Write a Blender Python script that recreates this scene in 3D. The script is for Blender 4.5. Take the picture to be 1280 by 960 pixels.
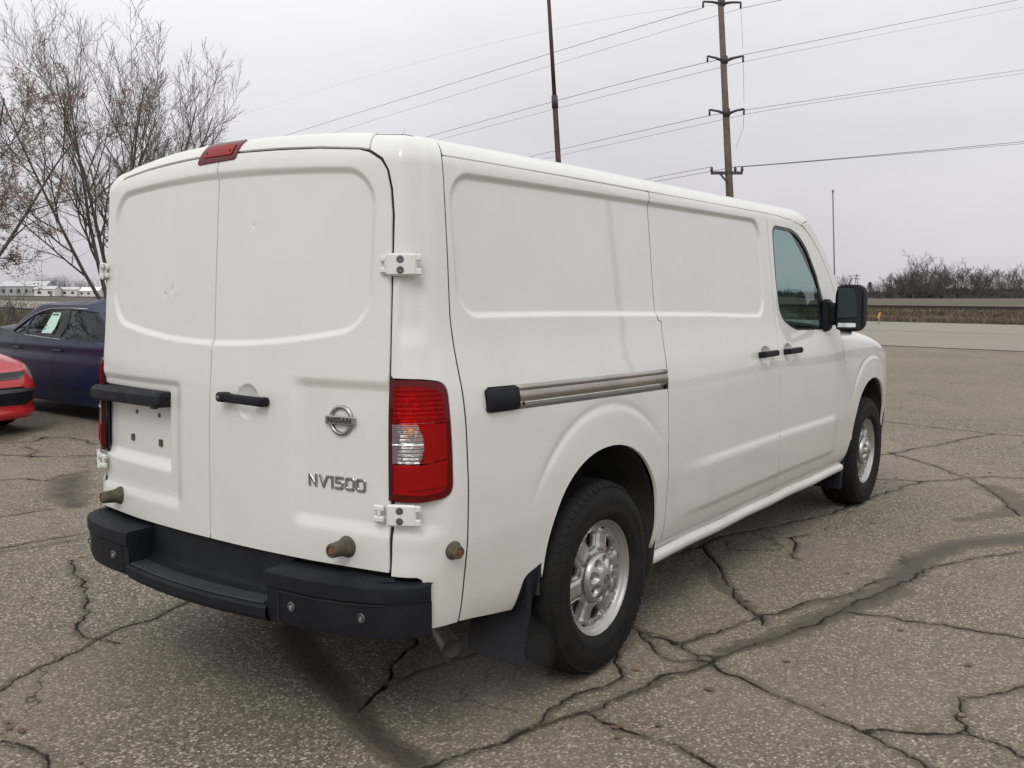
import bpy, math, random
import numpy as np
from mathutils import Vector, Matrix, noise as mnoise
from mathutils.geometry import delaunay_2d_cdt
random.seed(7); RNG = np.random.default_rng(7)
R_ = math.radians
SC_ = bpy.context.scene
for o in list(bpy.data.objects): bpy.data.objects.remove(o)

# ------------------------------------------------------------------ camera
CAMPOS = np.array([-3.159, -2.830, 1.521])
YAW, PITCH = 36.0415, -5.6223
FWD = np.array([math.cos(R_(YAW))*math.cos(R_(PITCH)), math.sin(R_(YAW))*math.cos(R_(PITCH)), math.sin(R_(PITCH))])
cd = bpy.data.cameras.new('camera'); cam = bpy.data.objects.new('camera', cd); SC_.collection.objects.link(cam)
cd.sensor_width = 36.0; cd.lens = 36.0*1171.2/1280.0; cd.clip_start = 0.05; cd.clip_end = 6000
cam.location = CAMPOS; cam.rotation_euler = (R_(90+PITCH), 0, R_(YAW-90))
SC_.camera = cam

# ------------------------------------------------------------------ overcast sky, soft sun, exposure
SUN_EL, SUN_AZ = 48.0, 205.0      # azimuth: direction towards the sun, degrees from +X
w = bpy.data.worlds.new('World'); SC_.world = w; w.use_nodes = True
nt = w.node_tree; nt.nodes.clear()
def wn(t, **k):
    n = nt.nodes.new(t)
    for a, b in k.items(): setattr(n, a, b)
    return n
sky = wn('ShaderNodeTexSky', sky_type='NISHITA', sun_disc=False)
sky.sun_elevation = R_(SUN_EL); sky.sun_rotation = R_(90-SUN_AZ); sky.air_density = 1.0; sky.dust_density = 4.0
hs = wn('ShaderNodeHueSaturation'); hs.inputs['Saturation'].default_value = 0.10
nt.links.new(sky.outputs[0], hs.inputs['Color'])
tc = wn('ShaderNodeTexCoord'); sep = wn('ShaderNodeSeparateXYZ'); nt.links.new(tc.outputs['Generated'], sep.inputs[0])
ramp = wn('ShaderNodeValToRGB')
cr = ramp.color_ramp
cr.elements[0].position = 0.0; cr.elements[0].color = (0.560, 0.545, 0.575, 1)
cr.elements[1].position = 1.0; cr.elements[1].color = (1.0, 1.0, 1.0, 1)
for p_, c_ in ((0.06, (0.595, 0.580, 0.612, 1)), (0.16, (0.680, 0.672, 0.700, 1)), (0.28, (0.815, 0.812, 0.828, 1)), (0.55, (0.95, 0.95, 0.955, 1))):
    e = cr.elements.new(p_); e.color = c_
nt.links.new(sep.outputs['Z'], ramp.inputs[0])
noi = wn('ShaderNodeTexNoise'); noi.inputs['Scale'].default_value = 1.6; noi.inputs['Detail'].default_value = 4; noi.inputs['Roughness'].default_value = .5
mp = wn('ShaderNodeMapping'); mp.inputs['Scale'].default_value = (1, 1, 3.5); nt.links.new(tc.outputs['Generated'], mp.inputs[0]); nt.links.new(mp.outputs[0], noi.inputs['Vector'])
mr = wn('ShaderNodeMapRange'); mr.inputs[1].default_value = .3; mr.inputs[2].default_value = .7; mr.inputs[3].default_value = 0.90; mr.inputs[4].default_value = 1.08
nt.links.new(noi.outputs[0], mr.inputs[0])
SKYK = wn('ShaderNodeVectorMath', operation='SCALE'); nt.links.new(ramp.outputs[0], SKYK.inputs[0]); nt.links.new(mr.outputs[0], SKYK.inputs['Scale'])
up = wn('ShaderNodeVectorMath', operation='SCALE'); up.inputs['Scale'].default_value = 10.5; nt.links.new(SKYK.outputs[0], up.inputs[0])
mx = wn('ShaderNodeMix', data_type='RGBA'); mx.inputs['Factor'].default_value = 0.93
nt.links.new(hs.outputs[0], mx.inputs[6]); nt.links.new(up.outputs[0], mx.inputs[7])
bg = wn('ShaderNodeBackground'); bg.inputs['Strength'].default_value = 0.1
out = wn('ShaderNodeOutputWorld'); nt.links.new(mx.outputs[2], bg.inputs[0]); nt.links.new(bg.outputs[0], out.inputs[0])
ld = bpy.data.lights.new('sun', 'SUN'); ld.energy = 0.95; ld.angle = R_(24); ld.color = (1.0, 0.965, 0.92)
sun = bpy.data.objects.new('sun', ld); SC_.collection.objects.link(sun)
sv = Vector((math.cos(R_(SUN_AZ))*math.cos(R_(SUN_EL)), math.sin(R_(SUN_AZ))*math.cos(R_(SUN_EL)), math.sin(R_(SUN_EL))))
sun.rotation_euler = sv.to_track_quat('Z', 'Y').to_euler()
SC_.view_settings.view_transform = 'Standard'; SC_.view_settings.look = 'None'; SC_.view_settings.exposure = 0.14; SC_.view_settings.gamma = 1.0
SC_.view_settings.use_curve_mapping = False
SC_.render.engine = 'CYCLES'
SC_.cycles.max_bounces = 8; SC_.cycles.transparent_max_bounces = 24; SC_.cycles.volume_bounces = 0

# ------------------------------------------------------------------ helpers
COL = SC_.collection
def tag(o, label=None, cat=None, group=None, kind=None):
    if label: o['label'] = label
    if cat: o['category'] = cat
    if group: o['group'] = group
    if kind: o['kind'] = kind
    return o
def empty(name, loc=(0, 0, 0), rz=0.0):
    o = bpy.data.objects.new(name, None); COL.objects.link(o); o.location = loc; o.rotation_euler = (0, 0, rz); o.empty_display_size = .2
    return o
def link(name, me, parent=None, mats=()):
    for m in mats: me.materials.append(m)
    o = bpy.data.objects.new(name, me); COL.objects.link(o)
    if parent is not None: o.parent = parent
    return o
class MB:
    """collects polygons for ONE mesh"""
    def __init__(s): s.v = []; s.f = []; s.mi = []; s.sm = []; s.cur = 0; s.smooth = False
    def add(s, vs, fs):
        b = len(s.v); s.v += [tuple(map(float, a)) for a in vs]; s.f += [tuple(b+i for i in f) for f in fs]
        s.mi += [s.cur]*len(fs); s.sm += [s.smooth]*len(fs); return s
    def box(s, c, d, M=None, bev=0.0):
        x, y, z = d[0]/2, d[1]/2, d[2]/2
        if bev <= 0:
            vs = [(a, b_, e) for a in (-x, x) for b_ in (-y, y) for e in (-z, z)]
            fs = [(0, 1, 3, 2), (4, 6, 7, 5), (0, 4, 5, 1), (2, 3, 7, 6), (0, 2, 6, 4), (1, 5, 7, 3)]
        else:
            b = min(bev, x*.95, y*.95, z*.95); vs = []; idx = {}
            for sx in (-1, 1):
                for sy in (-1, 1):
                    for sz in (-1, 1):
                        for a, t in enumerate(((x, y-b, z-b), (x-b, y, z-b), (x-b, y-b, z))):
                            idx[(sx, sy, sz, a)] = len(vs); vs.append((sx*t[0], sy*t[1], sz*t[2]))
            fs = []
            for sg in (-1, 1):
                fs.append([idx[(sg, a, b_, 0)] for a, b_ in ((-1, -1), (1, -1), (1, 1), (-1, 1))])
                fs.append([idx[(a, sg, b_, 1)] for a, b_ in ((-1, -1), (1, -1), (1, 1), (-1, 1))])
                fs.append([idx[(a, b_, sg, 2)] for a, b_ in ((-1, -1), (1, -1), (1, 1), (-1, 1))])
            for p in (-1, 1):
                for q in (-1, 1):
                    fs.append([idx[(-1, p, q, 1)], idx[(1, p, q, 1)], idx[(1, p, q, 2)], idx[(-1, p, q, 2)]])
                    fs.append([idx[(p, -1, q, 0)], idx[(p, 1, q, 0)], idx[(p, 1, q, 2)], idx[(p, -1, q, 2)]])
                    fs.append([idx[(p, q, -1, 0)], idx[(p, q, 1, 0)], idx[(p, q, 1, 1)], idx[(p, q, -1, 1)]])
                    for r in (-1, 1): fs.append([idx[(p, q, r, 0)], idx[(p, q, r, 1)], idx[(p, q, r, 2)]])
            P = np.array(vs)
            g = []
            for f in fs:   # outward orientation
                a, b2, c2 = P[f[0]], P[f[1]], P[f[2]]
                if np.dot(np.cross(b2-a, c2-a), P[list(f)].mean(0)) < 0: f = f[::-1]
                g.append(f)
            fs = g
        V = [Vector(a) for a in vs]
        if M is not None: V = [M @ a for a in V]
        return s.add([a+Vector(c) for a in V], fs)
    def tube(s, pts, rad, n=8, cap=True):
        pts = [Vector(p) for p in pts]; m = len(pts)
        rs = rad if hasattr(rad, '__len__') else [rad]*m
        vs = []; T0 = (pts[1]-pts[0]).normalized()
        u = T0.cross(Vector((0, 0, 1)))
        if u.length < 1e-3: u = Vector((1, 0, 0))
        u.normalize()
        for i in range(m):
            T = (pts[min(i+1, m-1)]-pts[max(i-1, 0)]).normalized()
            u = (u-T*u.dot(T)).normalized(); v = T.cross(u)
            for k in range(n):
                a = 2*math.pi*k/n; vs.append(pts[i]+(u*math.cos(a)+v*math.sin(a))*rs[i])
        fs = [(i*n+k, i*n+(k+1) % n, (i+1)*n+(k+1) % n, (i+1)*n+k) for i in range(m-1) for k in range(n)]
        if cap: fs += [tuple(range(n-1, -1, -1)), tuple((m-1)*n+k for k in range(n))]
        return s.add(vs, fs)
    def lathe(s, prof, M, n=32, close=False):
        """prof: (r, t) pairs; axis = local z of M"""
        vs = [M @ Vector((r*math.cos(2*math.pi*k/n), r*math.sin(2*math.pi*k/n), t)) for r, t in prof for k in range(n)]
        m = len(prof)
        fs = [(i*n+k, i*n+(k+1) % n, (i+1)*n+(k+1) % n, (i+1)*n+k) for i in range(m-1) for k in range(n)]
        if close: fs += [tuple(range(n-1, -1, -1)), tuple((m-1)*n+k for k in range(n))]
        return s.add(vs, fs)
    def build(s, name, mat, parent=None, auto=None):
        me = bpy.data.meshes.new(name); me.from_pydata(s.v, [], s.f)
        mats = mat if isinstance(mat, (list, tuple)) else [mat]
        for m in mats: me.materials.append(m)
        me.polygons.foreach_set('material_index', s.mi); me.polygons.foreach_set('use_smooth', s.sm); me.update()
        if auto is not None: shade(me, auto)
        return link(name, me, parent)
def shade(me, ang=35):
    """smooth faces, sharp edges above the angle"""
    import bmesh
    bm = bmesh.new(); bm.from_mesh(me)
    for f in bm.faces: f.smooth = True
    for e in bm.edges: e.smooth = not (len(e.link_faces) != 2 or e.calc_face_angle(0) > R_(ang))
    bm.to_mesh(me); bm.free()
def smooth01(a, b, x):
    t = np.clip((np.asarray(x, float)-a)/(b-a), 0, 1); return t*t*(3-2*t)
def pip(P, poly):
    x, y = P[:, 0], P[:, 1]; ins = np.zeros(len(P), bool); n = len(poly)
    for i in range(n):
        x1, y1 = poly[i]; x2, y2 = poly[(i+1) % n]
        if y1 == y2: continue
        c = ((y1 > y) != (y2 > y)) & (x < (x2-x1)*(y-y1)/(y2-y1)+x1); ins ^= c
    return ins
def segdist(P, poly, closed=True):
    d = np.full(len(P), 1e9); n = len(poly)
    for i in range(n if closed else n-1):
        a = np.array(poly[i]); b = np.array(poly[(i+1) % n]); ab = b-a; L = (ab@ab)+1e-12
        t = np.clip(((P-a)@ab)/L, 0, 1); d = np.minimum(d, np.linalg.norm(P-(a+t[:, None]*ab), axis=1))
    return d
def roundpoly(pts, default=0.0, seg=5):
    """pts: (x, y[, radius]) -> outline with rounded corners"""
    out = []; n = len(pts)
    for i in range(n):
        p = np.array(pts[i][:2], float); r = pts[i][2] if len(pts[i]) > 2 else default
        if r <= 0: out.append(tuple(p)); continue
        a = np.array(pts[i-1][:2], float)-p; b = np.array(pts[(i+1) % n][:2], float)-p
        la, lb = np.linalg.norm(a), np.linalg.norm(b); r2 = min(r, la*.49, lb*.49)
        A, B = p+a/la*r2, p+b/lb*r2
        for k in range(seg+1):
            t = k/seg; out.append(tuple((1-t)**2*A+2*t*(1-t)*p+t*t*B))
    return out
def densify(poly, st):
    o = []; n = len(poly)
    for i in range(n):
        a = np.array(poly[i], float); b = np.array(poly[(i+1) % n], float); m = max(1, int(np.ceil(np.linalg.norm(b-a)/st)))
        for k in range(m): o.append(tuple(a+(b-a)*k/m))
    return o
def tri2d(outline, holes, step, dens=True, inset=0.45, rings=()):
    ol = densify(outline, step) if dens else list(outline)
    hl = [densify(h, step) if dens else list(h) for h in holes]
    O = np.array(ol); x0, y0 = O.min(0); x1, y1 = O.max(0)
    gx, gy = np.meshgrid(np.arange(x0+step/2, x1, step), np.arange(y0+step/2, y1, step*.95), indexing='ij')
    gx = gx+(np.arange(gx.shape[1]) % 2)*step*.5
    G = np.stack([gx.ravel(), gy.ravel()], 1)
    k = pip(G, ol) & (segdist(G, ol) > step*inset)
    G = G[k]
    for h in hl: G = G[(~pip(G, h)) & (segdist(G, h) > step*inset)]
    if len(rings):
        RP = np.concatenate([np.asarray(r, float) for r in rings]); k = pip(RP, ol) & (segdist(RP, ol) > .004)
        for h in hl: k &= (~pip(RP, h)) & (segdist(RP, h) > .004)
        RP = RP[k]
        if len(RP):   # thin the plain grid where the feature rings run, and the rings where they crowd
            key = np.round(RP/.0045).astype(int); _, ui = np.unique(key, axis=0, return_index=True); RP = RP[ui]
            keep = np.ones(len(G), bool)
            for a in range(0, len(RP), 400):
                q = RP[a:a+400]; lo, hi = q.min(0)-step, q.max(0)+step; c = np.where(keep & (G > lo).all(1) & (G < hi).all(1))[0]
                if len(c):
                    d = np.min(np.abs(G[c][:, None, 0]-q[None, :, 0])+np.abs(G[c][:, None, 1]-q[None, :, 1]), axis=1); keep[c[d < step*.75]] = False
            G = np.concatenate([G[keep], RP])
    V = [Vector(p) for p in ol]; E = [(i, (i+1) % len(ol)) for i in range(len(ol))]
    loops = [list(range(len(ol)))]
    for h in hl:
        b = len(V); V += [Vector(p) for p in h]; E += [(b+i, b+(i+1) % len(h)) for i in range(len(h))]; loops.append([b+i for i in range(len(h))])
    V += [Vector(p) for p in G]
    v2, e2, f2, ov, oe, of = delaunay_2d_cdt(V, E, [], 0, 1e-6)
    P = np.array([tuple(p) for p in v2])
    mp_ = {}
    for i, l in enumerate(ov):
        for j in l: mp_[j] = i
    loops = [[mp_[i] for i in l] for l in loops]
    F = np.array([tuple(f) for f in f2]); cen = P[F].mean(1)
    k = pip(cen, ol)
    for h in hl: k &= ~pip(cen, h)
    F = F[k]
    a = P[F]; ar = (a[:, 1, 0]-a[:, 0, 0])*(a[:, 2, 1]-a[:, 0, 1])-(a[:, 2, 0]-a[:, 0, 0])*(a[:, 1, 1]-a[:, 0, 1])
    F[ar < 0] = F[ar < 0][:, ::-1]; F = F[np.abs(ar) > 1e-10]
    return P, F, loops
def panel(name, surf, outline, mat, parent=None, holes=(), step=.02, flange=.014, off=0.0, mirror=False, feat=None, flip=False, flange_holes=True, rings=()):
    """a piece of sheet metal lying on surf(u,v)->xyz, with displacement feat(u,v,P), exact normals and turned-in edges"""
    P, F, loops = tri2d(outline, list(holes), step, rings=rings)
    def S(u, v):
        Q = surf(u, v); e = 2e-3
        a = surf(u+e, v)-surf(u-e, v); b = surf(u, v+e)-surf(u, v-e)
        n = np.cross(a, b); n /= np.linalg.norm(n, axis=-1, keepdims=True)+1e-12
        if flip: n = -n
        d = off+(feat(u, v, Q) if feat else 0.0)
        return Q+n*np.reshape(d, (-1, 1)) if np.ndim(d) else Q+n*d, n
    u, v = P[:, 0], P[:, 1]; Q, n0 = S(u, v); e = 1.5e-3
    a = S(u+e, v)[0]-S(u-e, v)[0]; b = S(u, v+e)[0]-S(u, v-e)[0]
    N = np.cross(a, b); N /= np.linalg.norm(N, axis=-1, keepdims=True)+1e-12
    if flip: N = -N
    V = [tuple(q) for q in Q]; NN = [tuple(q) for q in N]; FF = [tuple(int(i) for i in f) for f in F]
    if flip: FF = [f[::-1] for f in FF]
    if flange > 0:
        for li, L in enumerate(loops):
            if li > 0 and not flange_holes: continue
            A = np.array([P[i] for i in L]); area = 0.5*np.sum(A[:, 0]*np.roll(A[:, 1], -1)-np.roll(A[:, 0], -1)*A[:, 1])
            m = len(L); base_ = len(V)
            for k in range(m):
                i = L[k]; t = Q[L[(k+1) % m]]-Q[L[k-1]]; o_ = np.cross(t, N[i])*(1 if (area > 0) else -1)*(1 if li == 0 else -1)*(-1 if flip else 1); o_ /= np.linalg.norm(o_)+1e-12
                V.append(tuple(Q[i])); NN.append(tuple((o_+N[i]*.6)/np.linalg.norm(o_+N[i]*.6)))
                V.append(tuple(Q[i]-N[i]*flange)); NN.append(tuple(o_))
            for k in range(m):
                a_, b_ = base_+2*k, base_+2*((k+1) % m)
                f = (a_, a_+1, b_+1, b_)
                if (area < 0) != (li > 0): f = f[::-1]
                if flip: f = f[::-1]
                FF.append(f)
    V = np.array(V); NN = np.array(NN)
    if mirror: V = V*[1, -1, 1]; NN = NN*[1, -1, 1]; FF = [f[::-1] for f in FF]
    me = bpy.data.meshes.new(name); me.from_pydata(V.tolist(), [], FF)
    me.polygons.foreach_set('use_smooth', [True]*len(FF)); me.update()
    me.normals_split_custom_set_from_vertices(NN.tolist())
    me.materials.append(mat)
    return link(name, me, parent)
def gridmesh(name, G, mat, parent=None, mirror=False, smooth=True, closev=False):
    """G: (n, m, 3) array of points"""
    G = np.asarray(G, float); n, m = G.shape[:2]
    V = G.reshape(-1, 3)*([1, -1, 1] if mirror else [1, 1, 1])
    F = [(i*m+j, (i+1)*m+j, (i+1)*m+j+1, i*m+j+1) for i in range(n-1) for j in range(m-1)]
    if mirror: F = [f[::-1] for f in F]
    me = bpy.data.meshes.new(name); me.from_pydata(V.tolist(), [], F); me.polygons.foreach_set('use_smooth', [smooth]*len(F)); me.update(); me.materials.append(mat)
    return link(name, me, parent)

# ------------------------------------------------------------------ materials
class Mat:
    def __init__(s, name):
        s.m = bpy.data.materials.new(name); s.m.use_nodes = True; s.t = s.m.node_tree; s.t.nodes.clear()
        s.out = s.n('ShaderNodeOutputMaterial')
    def n(s, t, **k):
        x = s.t.nodes.new(t)
        for a, b in k.items(): setattr(x, a, b)
        return x
    def l(s, a, b): s.t.links.new(a, b)
    def val(s, x, i, v):
        if isinstance(v, bpy.types.NodeSocket): s.l(v, x.inputs[i])
        else: x.inputs[i].default_value = v
    def bsdf(s, **k):
        b = s.n('ShaderNodeBsdfPrincipled')
        for a, v in k.items():
            a = a.replace('_', ' ')
            if isinstance(v, tuple) and len(v) == 3: v = (*v, 1)
            s.val(b, a, v)
        s.l(b.outputs[0], s.out.inputs[0]); return b
    def coord(s, kind='Object'): return s.n('ShaderNodeTexCoord').outputs[kind]
    def noise(s, scale, detail=4, rough=.55, vec=None, dist=0.0):
        x = s.n('ShaderNodeTexNoise'); x.inputs['Scale'].default_value = scale; x.inputs['Detail'].default_value = detail; x.inputs['Roughness'].default_value = rough; x.inputs['Distortion'].default_value = dist
        s.l(vec if vec else s.coord(), x.inputs['Vector']); return x
    def vor(s, scale, feature='F1', vec=None, rnd=1.0):
        x = s.n('ShaderNodeTexVoronoi', feature=feature); x.inputs['Scale'].default_value = scale; x.inputs['Randomness'].default_value = rnd
        s.l(vec if vec else s.coord(), x.inputs['Vector']); return x
    def map(s, v, a, b, c=0., d=1., sm=False):
        x = s.n('ShaderNodeMapRange'); x.interpolation_type = 'SMOOTHSTEP' if sm else 'LINEAR'
        s.val(x, 0, v); s.val(x, 1, a); s.val(x, 2, b); s.val(x, 3, c); s.val(x, 4, d); return x.outputs[0]
    def math(s, op, a, b=0.0, c=0.0):
        x = s.n('ShaderNodeMath', operation=op); s.val(x, 0, a); s.val(x, 1, b); s.val(x, 2, c); return x.outputs[0]
    def mix(s, f, a, b, mode='MIX'):
        x = s.n('ShaderNodeMix', data_type='RGBA', blend_type=mode); s.val(x, 0, f)
        for i, v in ((6, a), (7, b)):
            if isinstance(v, tuple) and len(v) == 3: v = (*v, 1)
            s.val(x, i, v)
        return x.outputs[2]
    def ramp(s, f, stops):
        x = s.n('ShaderNodeValToRGB'); c = x.color_ramp; c.elements[0].position = stops[0][0]; c.elements[0].color = (*stops[0][1], 1)
        c.elements[1].position = stops[-1][0]; c.elements[1].color = (*stops[-1][1], 1)
        for p, q in stops[1:-1]: e = c.elements.new(p); e.color = (*q, 1)
        s.val(x, 0, f); return x.outputs[0]
    def bump(s, h, strength=.3, dist=.01, normal=None):
        x = s.n('ShaderNodeBump'); x.inputs['Strength'].default_value = strength; x.inputs['Distance'].default_value = dist; s.val(x, 'Height', h)
        if normal: s.l(normal, x.inputs['Normal'])
        return x.outputs[0]
    def attr(s, n): return s.n('ShaderNodeAttribute', attribute_name=n).outputs['Fac']
def simple(name, col, rough=.6, metal=0., nscale=30, namt=.15, bump=0., bscale=200, coat=0., spec=None):
    m = Mat(name); c = m.mix(m.map(m.noise(nscale).outputs[0], .3, .7, 0, 1), tuple(a*(1-namt) for a in col), tuple(min(1, a*(1+namt)) for a in col))
    k = dict(Base_Color=c, Roughness=m.map(m.noise(nscale*1.7).outputs[0], .3, .7, max(0.02, rough-.08), min(1, rough+.08)), Metallic=metal)
    if spec is not None: k['Specular_IOR_Level'] = spec
    if coat: k['Coat_Weight'] = coat; k['Coat_Roughness'] = .04
    if bump: k['Normal'] = m.bump(m.noise(bscale, 3).outputs[0], bump, .002)
    m.bsdf(**k); return m.m
def paint_mat(name, col, dirt=(.25, .22, .17), amt=.35, zlo=.3, zhi=1.0, rough=.32, flake=0., coat=.7):
    m = Mat(name); sp = m.n('ShaderNodeSeparateXYZ'); m.l(m.coord(), sp.inputs[0])
    lo = m.map(sp.outputs['Z'], zlo, zhi, 1, 0, True)
    nz = m.noise(2.2, 6, .62).outputs[0]; n2 = m.noise(26, 4, .6).outputs[0]
    mpv = m.n('ShaderNodeMapping'); mpv.inputs['Scale'].default_value = (14, 14, 1.1); m.l(m.coord(), mpv.inputs[0])
    n3 = m.noise(1, 4, .6, vec=mpv.outputs[0]).outputs[0]
    f = m.math('MULTIPLY', m.math('MULTIPLY', lo, m.map(nz, .35, .7, .35, 1)), m.map(n2, .3, .7, .6, 1.1))
    f = m.math('MULTIPLY', f, amt)
    f2 = m.math('MULTIPLY', m.map(n3, .58, .8, 0, 1), .06*amt/.35)
    f = m.math('MINIMUM', m.math('ADD', m.math('ADD', f, f2), m.math('MULTIPLY', m.map(nz, .4, .75, 0, 1), .08*amt/.35)), .9)
    wv = m.map(m.noise(3.1, 5, .6, dist=.8).outputs[0], .38, .66, 0, .10 if col[0] > .5 else 0); c = m.mix(f, m.mix(wv, col, tuple(a*.72 for a in col)), dirt)
    m.bsdf(Base_Color=c, Roughness=m.math('ADD', rough, m.math('MULTIPLY', f, .6)), Coat_Weight=m.math('SUBTRACT', coat, m.math('MULTIPLY', f, 1.4)), Coat_Roughness=.03, Metallic=flake,
           Normal=m.bump(m.noise(1.1, 2).outputs[0], .35, .01))
    return m.m
M = {}
M['white'] = paint_mat('white_paint', (.690, .700, .662), dirt=(.38, .33, .25), amt=.36, zhi=.85, coat=1.0, rough=.36)
M['blue'] = paint_mat('dark_blue_paint', (.0018, .0075, .040), dirt=(.02, .02, .025), amt=.05, zlo=.1, zhi=.5, rough=.38, coat=.15)
M['red'] = paint_mat('red_paint', (.50, .014, .020), dirt=(.12, .05, .04), amt=.06, zlo=.1, zhi=.5, rough=.28)
M['black_plastic'] = simple('textured_black_plastic', (.0095, .0105, .0145), .62, nscale=8, namt=.3, bump=.35, bscale=420, spec=.22)
M['tread_plastic'] = simple('lighter_step_plastic', (.022, .023, .028), .55, nscale=20, namt=.3, bump=.3, bscale=420, spec=.35)  # lighter than the bumper plastic so the step ribs show
M['black_gloss'] = simple('black_trim', (.012, .013, .015), .3, nscale=12)
M['dark'] = simple('dark_cavity', (.012, .012, .012), .85)
M['liner'] = simple('wheel_liner', (.040, .040, .039), .8, nscale=9, namt=.5, bump=.4, bscale=40)
M['underbody'] = simple('underbody', (.028, .026, .024), .75, nscale=6, namt=.5)
M['steel_dirty'] = simple('dull_steel', (.42, .40, .37), .42, metal=.6, nscale=10, namt=.35)
M['chrome'] = simple('brushed_chrome', (.62, .62, .61), .22, metal=1., nscale=60, namt=.08)
M['badge'] = simple('badge_chrome', (.40, .40, .39), .30, metal=1., nscale=60, namt=.12)
M['badge_dark'] = simple('badge_lettering', (.03, .03, .03), .4)
M['rail'] = simple('slide_rail_metal', (.40, .365, .335), .30, metal=.9, nscale=3, namt=.2)
M['interior'] = simple('interior_grey', (.07, .072, .075), .8)
M['seat'] = simple('seat_fabric', (.16, .165, .15), .9, nscale=40)
M['weld'] = simple('dirty_seam_sealer', (.33, .28, .21), .75, nscale=25, namt=.4, bump=.6, bscale=70)
M['bolt'] = simple('bolt_grey', (.12, .12, .125), .45, metal=.6)
M['mirror'] = simple('mirror_glass', (.05, .06, .058), .03, metal=1., namt=.02); M['mirror_light'] = simple('convex_mirror_glass', (.6, .62, .62), .05, metal=1., namt=.02)  # main mirror darkened in colour to stand for the dark scene it reflects
M['concrete'] = simple('concrete', (.36, .345, .32), .9, nscale=2, namt=.25)
def m_rubber():
    m = Mat('tyre_rubber'); n = m.noise(18, 5, .65).outputs[0]
    m.bsdf(Base_Color=m.mix(m.map(n, .4, .8), (.0065, .0068, .0078), (.018, .017, .016)), Roughness=m.map(n, .3, .7, .6, .85), Specular_IOR_Level=.22, Normal=m.bump(m.noise(160, 3).outputs[0], .25, .002)); return m.m
M['rubber'] = m_rubber()
def m_rim():
    m = Mat('silver_wheel_paint'); n = m.noise(14, 6, .7).outputs[0]; n2 = m.noise(55, 5, .7).outputs[0]
    r = m.attr('rust'); rf = m.map(m.math('MULTIPLY', r, m.map(n2, .40, .66, 0.0, 1.3)), .45, .95, 0, .75)
    c = m.mix(m.map(n, .35, .72), (.44, .44, .43), (.38, .378, .365)); c = m.mix(rf, c, (.17, .10, .05))
    m.bsdf(Base_Color=c, Metallic=m.math('SUBTRACT', .75, m.math('MULTIPLY', rf, .7)), Roughness=m.map(n, .3, .7, .32, .40)); return m.m
M['rim'] = m_rim()
def m_stop():
    m = Mat('weathered_rubber_stop'); n = m.noise(40, 5, .65).outputs[0]
    m.bsdf(Base_Color=m.mix(m.map(n, .35, .65), (.050, .041, .027), (.115, .094, .058)), Roughness=.8, Normal=m.bump(n, .4, .004)); return m.m
M['stop'] = m_stop()
M['rust'] = simple('rusty_bolt', (.14, .055, .028), .8, nscale=60, namt=.6, bump=.6, bscale=120)
def m_glass(name, tint, trans=.75, rough=.0):
    m = Mat(name); t = m.n('ShaderNodeBsdfTransparent'); t.inputs[0].default_value = (*tint, 1)
    g = m.n('ShaderNodeBsdfGlossy'); g.inputs['Roughness'].default_value = .02+rough; g.inputs[0].default_value = (.95, .97, 1, 1)
    ge = m.n('ShaderNodeNewGeometry'); dt = m.n('ShaderNodeVectorMath', operation='DOT_PRODUCT'); m.l(ge.outputs['Incoming'], dt.inputs[0]); m.l(ge.outputs['Normal'], dt.inputs[1])
    fz = m.math('POWER', m.math('SUBTRACT', 1.0, m.math('ABSOLUTE', dt.outputs['Value'])), 5.0); ff = m.math('ADD', .04, m.math('MULTIPLY', fz, .96))
    x = m.n('ShaderNodeMixShader'); m.l(ff, x.inputs[0]); m.l(t.outputs[0], x.inputs[1]); m.l(g.outputs[0], x.inputs[2])
    m.l(x.outputs[0], m.out.inputs[0]); return m.m
M['glass'] = m_glass('side_window_glass', (.40, .465, .45))
M['windshield'] = m_glass('windshield_glass', (.62, .86, .82))
M['carglass'] = m_glass('green_tinted_glass', (.40, .47, .44))
def m_lens(name, tint, ribs=0, horiz=True, k=.5):
    m = Mat(name); t = m.n('ShaderNodeBsdfTransparent'); t.inputs[0].default_value = (*tint, 1)
    p = m.n('ShaderNodeBsdfPrincipled'); p.inputs['Base Color'].default_value = (*[a*.7 for a in tint], 1); p.inputs['Roughness'].default_value = .04; p.inputs['Specular IOR Level'].default_value = .35
    if ribs:
        sp = m.n('ShaderNodeSeparateXYZ'); m.l(m.coord(), sp.inputs[0]); sn = m.math('SINE', m.math('MULTIPLY', sp.outputs['Z'], ribs))
        m.l(m.bump(sn, .25, .0015), p.inputs['Normal'])
    x = m.n('ShaderNodeMixShader'); x.inputs[0].default_value = k; m.l(t.outputs[0], x.inputs[1]); m.l(p.outputs[0], x.inputs[2]); m.l(x.outputs[0], m.out.inputs[0]); return m.m
M['lens_red'] = m_lens('red_lens', (.80, .010, .012), 420, k=.30)
M['lens_red2'] = m_lens('red_lens_reflector', (.52, .006, .008), 0, k=.70)
M['lens_dark'] = m_lens('dark_red_lens_edge', (.16, .004, .006), 0, k=.85)
M['lens_clear'] = m_lens('clear_lens', (.86, .87, .88), 1100, k=.22)
M['lamp_head'] = m_lens('headlight_lens', (.80, .80, .74), 0, k=.3)
def m_refl():
    m = Mat('lamp_reflector'); sp = m.n('ShaderNodeSeparateXYZ'); m.l(m.coord(), sp.inputs[0])
    v = m.vor(38).outputs['Distance']; sn = m.math('SINE', m.math('MULTIPLY', sp.outputs['Z'], 520))
    m.bsdf(Base_Color=(.80, .80, .80), Metallic=1., Roughness=.14, Normal=m.bump(m.math('ADD', m.math('MULTIPLY', sn, .5), v), .8, .006)); return m.m
M['reflector'] = m_refl()
M['amber'] = simple('amber_bulb', (.75, .28, .03), .15)
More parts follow.
